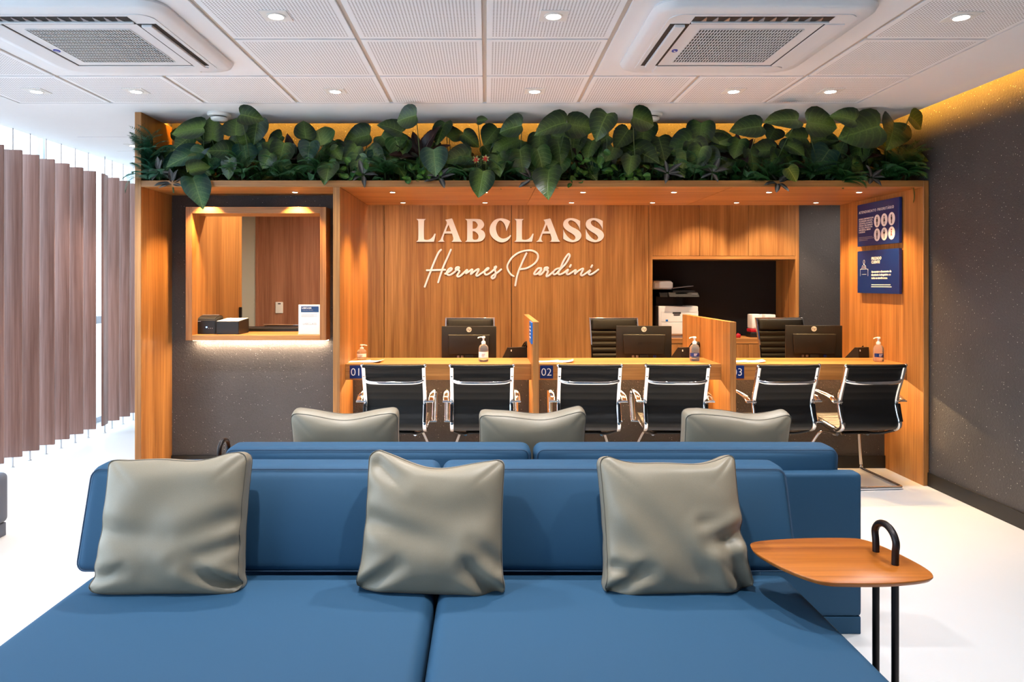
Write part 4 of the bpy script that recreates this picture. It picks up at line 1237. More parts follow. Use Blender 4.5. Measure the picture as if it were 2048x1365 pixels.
VPROF = [(-0.060, 0.848), (-0.030, 0.760), (0.010, 0.660), (0.026, 0.585), (0.008, 0.510), (-0.012, 0.462), (-0.004, 0.425), (0.035, 0.402), (0.10, 0.402), (0.25, 0.424), (0.38, 0.442), (0.44, 0.438), (0.465, 0.418)]
def make_visitor():
    t = thing('visitor_chair', 'x', 'chair', group='black and chrome visitor chairs at the counter')
    W = 0.435
    b = sling(VPROF[:7], W - 0.05, 0.010, 9, 1, 0.0032); b.make('backrest', M['black_leather'], t, smooth=True, auto=60)
    b = sling(VPROF[6:], W - 0.05, 0.010, 9, 1, 0.0065); b.make('seat', M['mesh_seat'], t, smooth=True, auto=60)
    for s in (-1, 1):
        x = s * (W / 2 - 0.013)
        b = rail(VPROF, x, 0.027, 0.030); b.make('side_rail', M['chrome'], t, smooth=True, auto=50)
        b = B(); b.sphere((s * (W / 2 - 0.004), -0.064, 0.856), 0.0125, 12); b.make('rail_cap', M['chrome'], t, smooth=True)
        # black cap strip on the lower part of the rail
        b = rail([(-0.004, 0.585), (-0.022, 0.510), (-0.034, 0.466)], s * (W / 2 - 0.011), 0.018, 0.008); b.make('rail_insert', M['black_gloss'], t)
        # armrest: flat loop from the rail forward and down to the seat
        xa = s * (W / 2 + 0.030)
        path = [Vector((xa, 0.01, 0.604)), Vector((xa, 0.06, 0.626)), Vector((xa, 0.15, 0.640)), Vector((xa, 0.25, 0.646)), Vector((xa, 0.295, 0.632)), Vector((xa, 0.305, 0.60)), Vector((xa, 0.285, 0.52)), Vector((xa, 0.255, 0.445)), Vector((xa, 0.245, 0.425))]
        pts = catmull(path, 5)
        b = B(); rows = []
        for i, p in enumerate(pts):
            d = (pts[min(i + 1, len(pts) - 1)] - pts[max(i - 1, 0)]).normalized()
            nrm = Vector((0, -d.z, d.y)); hw = 0.019; ht = 0.0075
            rows.append([p + Vector((hw * a, 0, 0)) + nrm * ht * e for a, e in ((1, 0.3), (0.7, 1), (-0.7, 1), (-1, 0.3), (-1, -0.3), (-0.7, -1), (0.7, -1), (1, -0.3))])
        vs = b.loft(rows, close_u=True); b.bm.faces.new(vs[0][::-1]); b.bm.faces.new(vs[-1])
        ar = b.make('armrest', M['chrome'], t, smooth=True, auto=60)
        b = B(); b.box(min(s * W / 2 - s * 0.02, xa + s * 0.02), max(s * W / 2 - s * 0.02, xa + s * 0.02), -0.006, 0.020, 0.596, 0.606, 0.002); b.make('bracket', M['chrome'], ar)
        b = B(); b.box(min(s * W / 2 - s * 0.02, xa + s * 0.02), max(s * W / 2 - s * 0.02, xa + s * 0.02), 0.225, 0.265, 0.417, 0.428, 0.002); b.make('bracket', M['chrome'], ar)
    # top roll and the curved cross stretcher behind the back
    b = B(); b.tube([(-W / 2 + 0.008, -0.064, 0.850), (-0.1, -0.064, 0.847), (0.1, -0.064, 0.847), (W / 2 - 0.008, -0.064, 0.850)], 0.0135, 12); b.make('top_roll', M['black_leather'], t, smooth=True)
    b = B(); b.tube([(-W / 2 + 0.012, -0.034, 0.755), (-W / 2 + 0.045, -0.055, 0.742), (-0.10, -0.072, 0.738), (0.10, -0.072, 0.738), (W / 2 - 0.045, -0.055, 0.742), (W / 2 - 0.012, -0.034, 0.755)], 0.012, 12, 6, flat=(0.55, 1.0)); b.make('stretcher', M['chrome'], t, smooth=True, auto=60)
    for s in (-1, 1):
        b = B(); b.lathe([(0.0075, -0.066), (0.0075, -0.052), (0.005, -0.050)], c=(s * (W / 2 - 0.013), 0.012, 0.782), seg=12, axis='y'); b.make('bolt', M['chrome'], t)
    # under-seat bracket
    b = B()
    for s in (-1, 1):
        b.tube([(s * (W / 2 - 0.02), 0.03, 0.395), (s * 0.15, 0.10, 0.362), (s * 0.10, 0.16, 0.352), (s * 0.10, 0.30, 0.352), (s * (W / 2 - 0.02), 0.38, 0.425)], 0.009, 8, 4)
    b.box(-0.11, 0.11, 0.15, 0.31, 0.345, 0.357, 0.002)
    b.make('seat_bracket', M['black_plastic'], t, smooth=True, auto=50)
    # cantilever frame: down at the front, back along the floor, joined behind
    path = []
    half = [Vector((0.115, 0.20, 0.335)), Vector((0.135, 0.32, 0.325)), Vector((0.160, 0.375, 0.30)), Vector((0.235, 0.47, 0.075)), Vector((0.243, 0.475, 0.035)), Vector((0.243, 0.455, 0.0135)), Vector((0.232, 0.25, 0.0125)), Vector((0.222, 0.02, 0.0125)), Vector((0.212, -0.012, 0.0125)), Vector((0.185, -0.022, 0.0125)), Vector((0.0, -0.022, 0.0125))]
    path = half + [Vector((-p.x, p.y, p.z)) for p in half[:-1][::-1]]
    b = B(); b.tube(path, 0.0125, 12, 5); b.make('cantilever_frame', M['chrome'], t, smooth=True, auto=60)
    return t
VCH = [(788, -1, 'between the 01 plate and the first chair gap, nearest the ticket window'), (963.5, 1, 'just left of the first divider'), (1179.5, -1.5, 'beside the 02 plate'), (1355, -2, 'just left of the second divider'), (1574.5, 4, 'just right of the second divider'), (1747.5, 5, 'nearest the blue signs and the right post')]
v0 = make_visitor()
for i, (px, rot, lab) in enumerate(VCH):
    o = v0 if i == 0 else copy_tree(v0)
    o.location = ((px - VX) * 4.82 / F, 4.868, 0)
    o.rotation_euler = (0, 0, math.radians(rot))
    o['label'] = 'black visitor chair with chrome arms, ' + ('at the left end of the counter' if i == 0 else lab)

# ------------------------------------------------------------------ staff chairs
SPROF = [(0.075, 1.085), (0.045, 0.98), (0.010, 0.86), (-0.012, 0.74), (-0.022, 0.64), (0.0, 0.56), (0.015, 0.50), (0.0, 0.462), (-0.05, 0.448), (-0.20, 0.462), (-0.38, 0.480), (-0.44, 0.470)]
def make_staff():
    t = thing('office_chair', 'x', 'chair', group='black high backed office chairs behind the counter')
    W = 0.455
    b = sling(SPROF[:8], W - 0.03, 0.014, 12, 1, 0.012, nx=8); b.make('backrest', M['black_leather'], t, smooth=True, auto=60)
    b = sling(SPROF[7:], W - 0.03, 0.014, 9, 1, 0.010); b.make('seat', M['black_leather'], t, smooth=True, auto=60)
    b = B(); b.puffy(-W / 2 + 0.022, W / 2 - 0.022, 0.038, 0.080, 0.985, 1.085, 0.012, (0, 0.005, 0), 8, fn=lambda p: Vector((p.x, p.y + (p.z - 1.03) * 0.3 - 0.006, p.z))); b.make('headrest_pad', M['black_leather'], t, smooth=True, auto=60)
    for s in (-1, 1):
        b = rail(SPROF, s * (W / 2 - 0.006), 0.014, 0.026); b.make('side_rail', M['chrome'], t, smooth=True, auto=50)
        xa = s * (W / 2 + 0.028)
        b = B(); b.tube([(xa, 0.0, 0.62), (xa, -0.12, 0.665), (xa, -0.26, 0.668), (xa, -0.30, 0.63), (xa, -0.27, 0.52), (xa, -0.25, 0.47)], 0.013, 10, 5, flat=(1.3, 0.6)); ar = b.make('armrest', M['chrome'], t, smooth=True, auto=60)
        b = B(); b.box(min(xa, s * W / 2), max(xa, s * W / 2), -0.012, 0.012, 0.612, 0.622); b.box(min(xa, s * W / 2), max(xa, s * W / 2), -0.27, -0.24, 0.462, 0.474); b.make('bracket', M['chrome'], ar, kind='stuff')
    b = B(); b.tube([(-W / 2, 0.078, 1.088), (W / 2, 0.078, 1.088)], 0.008, 10); b.make('top_bar', M['chrome'], t, smooth=True)
    b = B(); b.box(-0.12, 0.12, -0.32, -0.10, 0.425, 0.445, 0.004); b.make('mechanism', M['black_plastic'], t)
    b = B(); b.lathe([(0.028, 0.10), (0.028, 0.30), (0.016, 0.302), (0.016, 0.426)], c=(0, -0.21, 0), seg=16); b.make('gas_column', M['chrome'], t, smooth=True)
    for k in range(5):
        a = 2 * PI * k / 5 + 0.3
        e = Vector((0.29 * math.cos(a), -0.21 + 0.29 * math.sin(a), 0.075))
        b = B(); b.tube([(0, -0.21, 0.105), Vector((0, -0.21, 0.105)).lerp(e, 0.5) + Vector((0, 0, 0.01)), e], [0.020, 0.016, 0.012], 8, 3); lg = b.make('base_arm', M['chrome'], t, smooth=True)
        b = B(); b.lathe([(0.024, -0.02), (0.027, -0.012), (0.027, 0.012), (0.024, 0.02)], c=(e.x, e.y, 0.027), seg=14, axis='x'); b.tube([(e.x, e.y, 0.05), (e.x, e.y, 0.08)], 0.006, 8); b.make('caster', M['black_plastic'], lg, smooth=True, kind='stuff')
    return t
s0 = make_staff()
for i, (px, z, lab) in enumerate(((940, 638, 'behind the monitor nearest the ticket window'), (1228, 642, 'beside the copier niche, behind the middle monitor'), (1560, 647, 'before the niche, beside the rightmost monitor'))):
    o = s0 if i == 0 else copy_tree(s0)
    o.location = ((px - VX) * 6.55 / F, 6.48, -0.015 * i)
    o.location.z = 0
    o.rotation_euler = (0, 0, math.radians((0, 4, 5)[i]))
    o['label'] = 'black high backed office chair ' + lab
c3 = copy_tree(s0); c3.location = (-1.74, 6.35, 0); c3.scale = (1, 1, 0.958); c3.rotation_euler = (0, 0, PI - 0.1); c3['label'] = 'black office chair seen low through the ticket window'
# ------------------------------------------------------------------ things on the counters
def make_monitor(px, rot, label, ztop=1.0545, Y=5.9):
    t = thing('monitor', label, 'monitor', ((px - VX) * Y / F, Y, 0.725), math.radians(rot), 'black monitors on the staff desks')
    W, Hh, z1 = 0.455, 0.292, ztop - 0.725
    b = B(); b.box(-W / 2, W / 2, 0.0, 0.018, z1 - Hh, z1, 0.004, 2); b.make('back_panel', M['black_plastic'], t, smooth=True, auto=35)
    b = B(); b.box(-W / 2 + 0.008, W / 2 - 0.008, 0.018, 0.0195, z1 - Hh + 0.012, z1 - 0.008); b.make('screen', M['black_gloss'], t)
    b = B(); b.prism([(-0.175, z1 - 0.068), (0.175, z1 - 0.068), (0.165, z1 - 0.235), (-0.165, z1 - 0.235)], -0.022, 0.0, axis='y')
    bmesh.ops.bevel(b.bm, geom=b.bm.edges[:], offset=0.009, segments=3, affect='EDGES', profile=0.5)
    b.make('housing', M['black_plastic'], t, smooth=True, auto=35)
    lg = B(); lg.lathe([(0.0215, -0.0012), (0.0215, 0.0)], c=(0, -0.0002, z1 - 0.028), seg=32, axis='y'); lo = lg.make('logo', M['plastic_white'], t)
    text_obj('hp', 0.036, M['print_dark'], lo, face_front(-0.001, -0.0012, z1 - 0.037), align='CENTER', shear=0.28, name='logo_letters', depth=0.0004)
    # cable clips / vents in the middle, ports along the lower edge
    for i, (dx, w, dz, h) in enumerate(((-0.055, 0.030, 0.006, 0.0022), (-0.055, 0.024, -0.002, 0.0022), (-0.055, 0.030, -0.010, 0.0022), (-0.014, 0.008, -0.004, 0.005), (0.006, 0.008, -0.003, 0.005), (0.034, 0.030, 0.006, 0.0022), (0.034, 0.022, -0.002, 0.0022))):
        b = B(); b.box(dx, dx + w, -0.0235, -0.0215, z1 - 0.14 + dz, z1 - 0.14 + dz + h); b.make('vent_mark', M['print_grey'] if False else M['dark_metal'], t)
    for dx, w, mm in ((-0.10, 0.020, 'chrome_dull'), (-0.067, 0.020, 'chrome_dull'), (-0.015, 0.040, 'plastic_white'), (0.075, 0.024, 'navy')):
        b = B(); b.box(dx, dx + w, -0.006, 0.0, z1 - 0.262, z1 - 0.243, 0.002); b.make('port', M[mm], t)
    b = B(); b.box(-0.035, 0.035, -0.016, -0.001, 0.012, z1 - 0.236, 0.003); b.make('stand_neck', M['black_plastic'], t)
    b = B(); b.prism(rrect(0.13, 0.10, 0.04), 0.0, 0.012); b.make('stand_base', M['black_plastic'], t)
make_monitor(938, 0, 'black monitor seen from behind, behind the counter nearest the ticket window', 1.0545)
make_monitor(1288, -3, 'black monitor seen from behind, behind the middle counter', 1.057)
make_monitor(1628, -5, 'black monitor seen from behind, behind the counter beside the blue signs', 1.061)

def make_phone(px, rot, label, Y=5.72):
    t = thing('desk_phone', label, 'phone', ((px - VX) * Y / F, Y, 0.725), math.radians(rot), 'black desk phones on the staff desks')
    b = B(); b.prism([(-0.10, 0.0), (0.09, 0.0), (0.09, 0.035), (-0.055, 0.178), (-0.085, 0.178)], -0.095, 0.085, axis='x'); b.make('body', M['black_plastic'], t)
    b = B(); b.box(-0.05, 0.05, -0.10, -0.096, 0.0, 0.02, 0.001); b.make('foot', M['black_plastic'], t)
    b = B(); b.tube([(0.072, -0.095, 0.196), (0.072, -0.04, 0.200), (0.072, 0.05, 0.105), (0.072, 0.085, 0.062)], [0.021, 0.015, 0.015, 0.021], 12, 4); b.sphere((0.072, -0.095, 0.197), 0.026, 14); b.make('handset', M['black_gloss'], t, smooth=True, auto=60)
    b = B(); b.box(-0.080, -0.073, -0.0905, -0.0855, 0.148, 0.162); b.make('indicator', M['lamp_warm'] if False else M['print_white'], t)
make_phone(1030, 24, 'black desk phone left of the first divider')
make_phone(1366, 24, 'black desk phone behind the pump bottle at the second divider')
make_phone(1714, 24, 'black desk phone at the foot of the post with blue signs')

def make_bottle(px, Y, label, blue, tall=0.185):
    t = thing('sanitizer_bottle', label, 'bottle', ((px - VX) * Y / F, Y, CZ1 + 0.0006), 0, 'hand sanitizer pump bottles')
    k = tall / 0.185
    b = B(); b.lathe([(0.032, 0.0), (0.036, 0.004), (0.0365, 0.02), (0.0365, 0.092), (0.0345, 0.105), (0.026, 0.118), (0.014, 0.126), (0.012, 0.130)], seg=28)
    b.xf(Matrix.Diagonal((1, 0.85, k, 1))); b.make('flask', M['bottle'], t, smooth=True, auto=50)
    b = B(); b.lathe([(0.0155, 0.127), (0.0155, 0.143), (0.012, 0.147), (0.007, 0.150), (0.007, 0.168), (0.013, 0.170), (0.013, 0.180), (0.010, 0.183)], seg=20)
    b.tube([(0.0, 0.0, 0.176), (0.018, -0.004, 0.177), (0.036, -0.008, 0.174), (0.040, -0.009, 0.168)], 0.0045, 8, 3)
    b.xf(Matrix.Diagonal((-1 if px > 900 else 1, 1, k, 1))); b.make('pump', M['plastic_white'], t, smooth=True, auto=50)
    b = B(); rows = []
    for z in (0.034, 0.062) if blue else (0.030, 0.072):
        rows.append([Vector((0.0369 * math.sin(a), -0.0369 * 0.85 * math.cos(a), z * k)) for a in [math.radians(-75 + 150 * q / 14) for q in range(15)]])
    b.loft(rows); lb = b.make('label', M['navy'] if blue else M['paper'], t)
    b = B()
    for q in range(3): b.box(-0.014, 0.004 + 0.004 * q, -0.0328, -0.0318, (0.040 + 0.007 * q) * k, (0.0425 + 0.007 * q) * k)
    b.make('label_print', M['print_white'] if blue else M['print_grey'], lb, kind='stuff')
make_bottle(723.5, 5.45, 'clear pump bottle beside the middle post, at the papers', False, 0.115)
make_bottle(967, 5.30, 'clear pump bottle with pale label before the monitor nearest the ticket window', False, 0.19)
make_bottle(1389, 5.34, 'clear pump bottle with blue label left of the second divider', True, 0.185)
make_bottle(1757, 5.30, 'clear pump bottle with blue label at the right end of the counter', True, 0.185)

def papers(px, Y, label, flip=1):
    t = thing('paper_sheets', label, 'papers', ((px - VX) * Y / F, Y, CZ1), math.radians(4), 'paper sheets on the counters')
    for q, (dx, dy, w, h, r) in enumerate(((-0.06, 0.02, 0.21, 0.10, 0.05), (0.065, -0.015, 0.15, 0.13, -0.22))):
        b = B(); rows = []
        for i in range(7):
            u = i / 6 - 0.5
            rows.append([Vector((dx, dy, 0.0012 + 0.002 * q)) + Matrix.Rotation(r, 3, 'Z') @ Vector((u * w, v * h, 0.006 * max(0, u * 2) ** 2 * (1 + q))) for v in (-0.5, 0, 0.5)])
        b.loft(rows); bm2 = b
        o = bm2.make('sheet', M['paper'], t)
        md = o.modifiers.new('thickness', 'SOLIDIFY'); md.thickness = 0.0008
papers(728, 5.28, 'paper sheets on the counter beside the middle post')
papers(1108, 5.28, 'paper sheets on the counter just right of the first divider')
papers(1488, 5.28, 'paper sheets on the counter just right of the second divider')

# ------------------------------------------------------------------ copier and small devices in the niche
zc0 = 0.8165
cx = at(1357, 600, 7.72).x
t = thing('copier', 'white and black office copier standing in the black niche', 'copier', (cx, 7.72, zc0))
b = B(); b.box(-0.215, 0.215, 0, 0.36, 0.03, 0.345, 0.012, 3); b.make('body', M['plastic_white'], t, smooth=True, auto=35)
b = B(); b.box(-0.20, 0.20, 0.01, 0.35, 0, 0.03); b.make('foot', M['print_grey'], t)
b = B(); b.box(-0.19, 0.214, -0.004, 0.0, 0.175, 0.292, 0.002); b.make('upper_door', M['plastic_white'], t)
dr = B(); dr.box(-0.19, 0.214, -0.005, 0.0, 0.045, 0.168, 0.002); dr.make('paper_drawer', M['plastic_white'], t)
b = B(); b.box(-0.065, 0.025, -0.007, -0.004, 0.262, 0.280, 0.002); b.box(-0.055, 0.015, -0.0075, -0.004, 0.245, 0.256, 0.001); b.make('door_grip', M['ac_dark'], t)
b = B(); b.box(-0.140, -0.115, -0.0055, -0.004, 0.180, 0.200); b.make('blue_sticker', M['bright_blue'], t)
b = B(); b.box(-0.245, -0.216, 0.02, 0.34, 0.02, 0.345, 0.004); b.make('side_cover', M['dark_metal'], t)
b = B(); b.box(-0.215, -0.02, 0.12, 0.36, 0.345, 0.45); b.box(-0.06, 0.10, 0.20, 0.36, 0.345, 0.45); b.make('output_bay', M['black_plastic'], t)
b = B(); b.prism([(-0.03, 0.445), (0.35, 0.445), (0.35, 0.492), (0.02, 0.492)], -0.205, 0.215, axis='x'); b.make('scanner', M['black_gloss'], t)
b = B(); b.prism([(-0.075, 0.448), (-0.03, 0.445), (0.03, 0.494), (-0.02, 0.492)], -0.115, 0.205, axis='x'); cp = b.make('control_panel', M['black_plastic'], t)
b = B(); b.box(0.13, 0.19, -0.055, -0.03, 0.474, 0.478); b.make('keys', M['print_grey'], cp)
b = B(); b.box(-0.035, 0.09, -0.045, -0.012, 0.4945, 0.498); b.make('touch_screen', M['black_gloss'], cp)
b = B(); b.prism([(0.05, 0.530), (0.34, 0.525), (0.34, 0.615), (0.15, 0.628), (0.05, 0.612)], -0.262, -0.045, axis='x')
bmesh.ops.bevel(b.bm, geom=b.bm.edges[:], offset=0.014, segments=3, affect='EDGES'); b.make('document_feeder', M['plastic_white'], t, smooth=True, auto=35)
b = B(); b.prism([(0.06, 0.494), (0.33, 0.494), (0.33, 0.525), (0.06, 0.515)], -0.045, 0.20, axis='x'); b.make('lid', M['black_plastic'], t)
b = B(); b.prism([(-0.045, 0.535), (0.19, 0.562), (0.19, 0.568), (-0.045, 0.541)], 0.09, 0.30, axis='y'); b.make('document_tray', M['print_grey'], t)

for px, lab, red in ((1511.5, 'white label printer on a red and black stack in the niche', True), (1537.5, 'white label printer with dark slot at the right end of the niche', False)):
    xx = at(px, 640, 7.85).x
    if red:
        t = thing('storage_box', 'black box with red rim under the white label printer', 'box', (xx - 0.01, 7.85, zc0))
        b = B(); b.box(-0.07, 0.07, -0.06, 0.08, 0, 0.055, 0.006); b.make('box_body', M['black_plastic'], t)
        b = B(); b.box(-0.065, 0.062, -0.055, 0.075, 0.0553, 0.092, 0.008); b.make('red_lid', M['red_plastic'], t)
    t = thing('label_printer', lab, 'printer', (xx, 7.85, zc0 + (0.0925 if red else 0.0)), group='small white printers in the niche')
    h = 0.160 if red else 0.25
    b = B(); b.box(-0.058, 0.058, -0.05, 0.10, 0, h, 0.010, 3); b.make('casing', M['plastic_white'], t, smooth=True, auto=35)
    b = B(); b.box(-0.036, 0.042, -0.053, -0.050, 0.02, 0.045, 0.004); b.make('paper_slot', M['red_plastic'] if red else M['ac_dark'], t) if not red else b.make('front_cover', M['print_white'], t)
    if not red:
        b = B(); b.box(-0.045, 0.055, -0.053, -0.0502, 0.125, 0.155, 0.004); b.make('paper_slot', M['ac_dark'], t)
        b = B(); b.box(-0.012, 0.022, -0.053, -0.0502, 0.205, 0.216, 0.002); b.make('display', M['ac_dark'], t)
xx = at(1476, 668, 7.75).x
t = thing('red_box', 'small round red pot on the niche counter just right of the second divider', 'pot', (xx, 7.75, zc0))
b = B(); b.lathe([(0.022, 0), (0.028, 0.01), (0.028, 0.032), (0.022, 0.040), (0.0, 0.042)], seg=20, cap=False); b.make('pot', M['red_plastic'], t, smooth=True)
b = B(); b.lathe([(0.010, 0.041), (0.010, 0.050)], seg=12); b.make('lid_knob', M['red_plastic'], t)

# ------------------------------------------------------------------ things in the ticket window
zs = iZ0 + 0.0006
t = thing('receipt_printer', 'black receipt printer with blue light on the ticket window sill', 'printer', (at(420, 650, 5.50).x, 5.45, zs), 0.0)
b = B(); b.prism([(-0.055, 0), (0.10, 0), (0.10, 0.135), (0.02, 0.140), (-0.045, 0.122), (-0.055, 0.110)], -0.085, 0.085, axis='x')
bmesh.ops.bevel(b.bm, geom=b.bm.edges[:], offset=0.006, segments=2, affect='EDGES'); b.make('casing', M['black_plastic'], t, smooth=True, auto=35)
b = B(); b.box(-0.075, 0.075, 0.035, 0.05, 0.1395, 0.143); b.make('paper_slit', M['print_grey'], t)
b = B(); b.lathe([(0.0055, -0.0575), (0.0055, -0.0545)], c=(0.015, 0, 0.052), seg=14, axis='y'); b.make('power_light', M['led_blue'], t)
b = B(); b.box(-0.058, -0.028, -0.0572, -0.0545, 0.094, 0.099); b.make('brand_mark', M['print_grey'], t)
for q in range(3):
    b = B(); b.box(0.028 + 0.014 * q, 0.034 + 0.014 * q, -0.0572, -0.0545, 0.042, 0.046); b.make('button', M['print_grey'], t)
t = thing('black_box', 'black slant topped box with white sheet beside the receipt printer', 'box', (at(462, 650, 5.43).x, 5.36, zs), math.radians(0))
b = B(); b.prism([(0.0, 0.0), (0.23, 0.0), (0.23, 0.112), (0.0, 0.098)], -0.086, 0.084, axis='x')
bmesh.ops.bevel(b.bm, geom=b.bm.edges[:], offset=0.003, segments=1, affect='EDGES'); b.make('box_body', M['black_plastic'], t)
b = B(); b.prism([(0.004, 0.0992), (0.226, 0.1127), (0.226, 0.1140), (0.004, 0.1006)], -0.083, 0.081, axis='x'); b.make('top_sheet', M['paper'], t)
t = thing('acrylic_notice', 'white notice card in a clear stand at the right of the ticket window sill', 'notice', (at(618.5, 669, 5.36).x, 5.36, zs))
b = B(); b.box(-0.081, 0.081, -0.002, 0.002, 0.004, 0.225, 0.001, 1); ca = b.make('card', M['paper'], t)
b = B(); b.box(-0.085, 0.085, -0.002, 0.055, 0.0, 0.0035, 0.001, 1); b.make('stand_foot', M['plastic_white'], t)
b = B(); b.box(-0.062, 0.072, -0.0028, -0.0021, 0.168, 0.212); b.make('printed_header', M['print_navy'], ca)
text_obj('LABCLASS', 0.016, M['print_white'], ca, face_front(-0.055, -0.003, 0.194), name='print', depth=0.0002, offset=0.0003)
text_obj('Hermes Pardini', 0.0125, M['print_grey'], ca, face_front(-0.05, -0.003, 0.180), name='print', depth=0.0002, shear=0.2)
text_obj('LABCLASS', 0.0205, M['print_grey'], ca, face_front(0.003, -0.0024, 0.073), name='print', depth=0.0002, align='CENTER', spacing=1.15)
for q in range(4):
    b = B(); b.box(-0.060, 0.060 if q % 2 == 0 else 0.035, -0.0026, -0.0021, 0.150 - 0.006 * q, 0.1515 - 0.006 * q); b.make('small_print', M['print_grey'], ca)
t = thing('work_surface', 'low black work surface behind the ticket window sill', 'desk', (-1.72, 5.82, 0))
b = B(); b.box(-2.18, -1.26, 5.72, 5.98, 1.02, 1.05, 0.003); b.make('top', M['black_plastic'], t, world=True)
for xx in (-2.17, -1.30):
    b = B(); b.box(xx, xx + 0.03, 5.73, 5.97, 0, 1.02); b.make('side_panel', M['black_matt'], t, world=True)
p = at(559, 627, YB)
t = thing('wall_switch', 'white wall control plate on the wood panel behind the ticket window', 'switch', (p.x, YB, p.z))
b = B(); b.box(-0.041, 0.041, -0.018, 0.0, 0, 0.122, 0.008, 3); b.make('plate', M['plastic_white'], t, smooth=True, auto=35)
b = B(); b.box(-0.012, 0.018, -0.0195, -0.0178, 0.097, 0.108); b.make('display', M['ac_dark'], t)
t = thing('door_pull', 'dark vertical pull at the edge of the wood side wall in the ticket window', 'pull', (-2.187, 6.3, 1.0))
b = B(); b.box(-0.012, 0.012, 0.0, 0.02, 0.0, 0.20, 0.003); b.make('grip', M['ac_dark'], t)
b = B(); b.box(-0.012, -0.002, 0.004, 0.016, 0.02, 0.05); b.make('mount', M['ac_dark'], t)

# ------------------------------------------------------------------ planter on top of the portal
OUT = [(0.0, 0.0), (-0.06, 0.13), (-0.085, 0.26), (-0.03, 0.375), (0.09, 0.455), (0.26, 0.485), (0.44, 0.455), (0.61, 0.375), (0.77, 0.255), (0.90, 0.12), (1.0, 0.0)]
OUT_LONG = [(0.0, 0.0), (0.03, 0.05), (0.10, 0.10), (0.2, 0.14), (0.32, 0.165), (0.46, 0.17), (0.60, 0.155), (0.74, 0.12), (0.86, 0.075), (0.94, 0.035), (1.0, 0.0)]
OUT_ROUND = [(0.0, 0.0), (0.02, 0.15), (0.10, 0.28), (0.22, 0.37), (0.36, 0.41), (0.50, 0.41), (0.64, 0.37), (0.78, 0.29), (0.90, 0.17), (0.97, 0.08), (1.0, 0.0)]
def leaf_mesh(name, out, fold, droop, ripple, seed):
    rnd = random.Random(seed)
    n = len(out); cols = 3
    wmax = max(o[1] for o in out)
    verts, uvs, faces = [], [], []
    for i, (bx, by) in enumerate(out):
        mx = i / (n - 1)
        for s in range(-cols, cols + 1):
            k = abs(s) / cols
            x = mx * (1 - k) + bx * k
            if i == 0: x = bx * k
            y = by * k * (1 if s >= 0 else -1)
            z = fold * abs(y) - droop * max(0, x) ** 2 + ripple * math.sin(9 * x + (2 if s > 0 else 0) + seed) * k * k - 0.25 * abs(y) ** 2
            verts.append((x, y, z)); uvs.append((y / wmax, mx))
    W = 2 * cols + 1
    for i in range(n - 1):
        for s in range(W - 1):
            a = i * W + s
            faces.append((a, a + 1, a + W + 1, a + W))
    me = bpy.data.meshes.new(name); me.from_pydata(verts, [], faces)
    uv = me.uv_layers.new(name='UVMap')
    for poly in me.polygons:
        poly.use_smooth = True
        for li in poly.loop_indices: uv.data[li].uv = uvs[me.loops[li].vertex_index]
    bm = bmesh.new(); bm.from_mesh(me)
    bmesh.ops.remove_doubles(bm, verts=bm.verts, dist=1e-5)
    bmesh.ops.dissolve_degenerate(bm, edges=bm.edges, dist=1e-6)
    # give the blade a little thickness
    bmesh.ops.recalc_face_normals(bm, faces=bm.faces)
    if sum(f.normal.z for f in bm.faces) < 0: bmesh.ops.reverse_faces(bm, faces=bm.faces)
    bm.to_mesh(me); bm.free()
    return me
LM = {}
for mk in ('leaf', 'leaf_light', 'leaf_blue', 'leaf_yellow', 'leaf_red', 'leaf_silver', 'leaf_small'):
    LM[mk] = []
    for v in range(3):
        out = OUT_LONG if mk in ('leaf_red', 'leaf_silver') else OUT_ROUND if mk == 'leaf_small' else OUT
        me = leaf_mesh('leaf_blade', out, 0.22 + 0.1 * v, 0.12 + 0.08 * v, 0.012 + 0.008 * v, v * 3 + 1)
        me.materials.append(M[mk]); LM[mk].append(me)

def put_leaf(parent, pos, length, ang, mk, rnd, tilt=None, up=None, name='leaf'):
    """ang: direction of the tip in the picture plane, degrees clockwise from +x"""
    a = math.radians(ang)
    tip = Vector((math.cos(a), 0, -math.sin(a)))
    nrm = Vector((rnd.uniform(-0.55, 0.55), -1.0, (0.40 if up is None else up) + rnd.uniform(-0.45, 0.5)))
    nrm.normalize()
    tip = (tip - nrm * tip.dot(nrm)).normalized()
    side = nrm.cross(tip)
    R = Matrix((tip, side, nrm)).transposed().to_4x4()
    o = bpy.data.objects.new(name, rnd.choice(LM[mk]))
    base = pos - tip * length * 0.42
    MW = R @ Matrix.Diagonal((length, length * rnd.uniform(0.92, 1.08), length, 1))
    vs = [base + (MW @ v.co) for v in o.data.vertices]
    for ax, lim in ((0, XR - 0.01), (1, YW - 0.01), (2, H - 0.008)):      # keep clear of wall and ceiling
        over = max(v[ax] for v in vs) - lim
        if over > 0: base[ax] -= over
    o.matrix_basis = Matrix.Translation(base - Vector(parent.location)) @ MW
    link(o, parent)
    return base

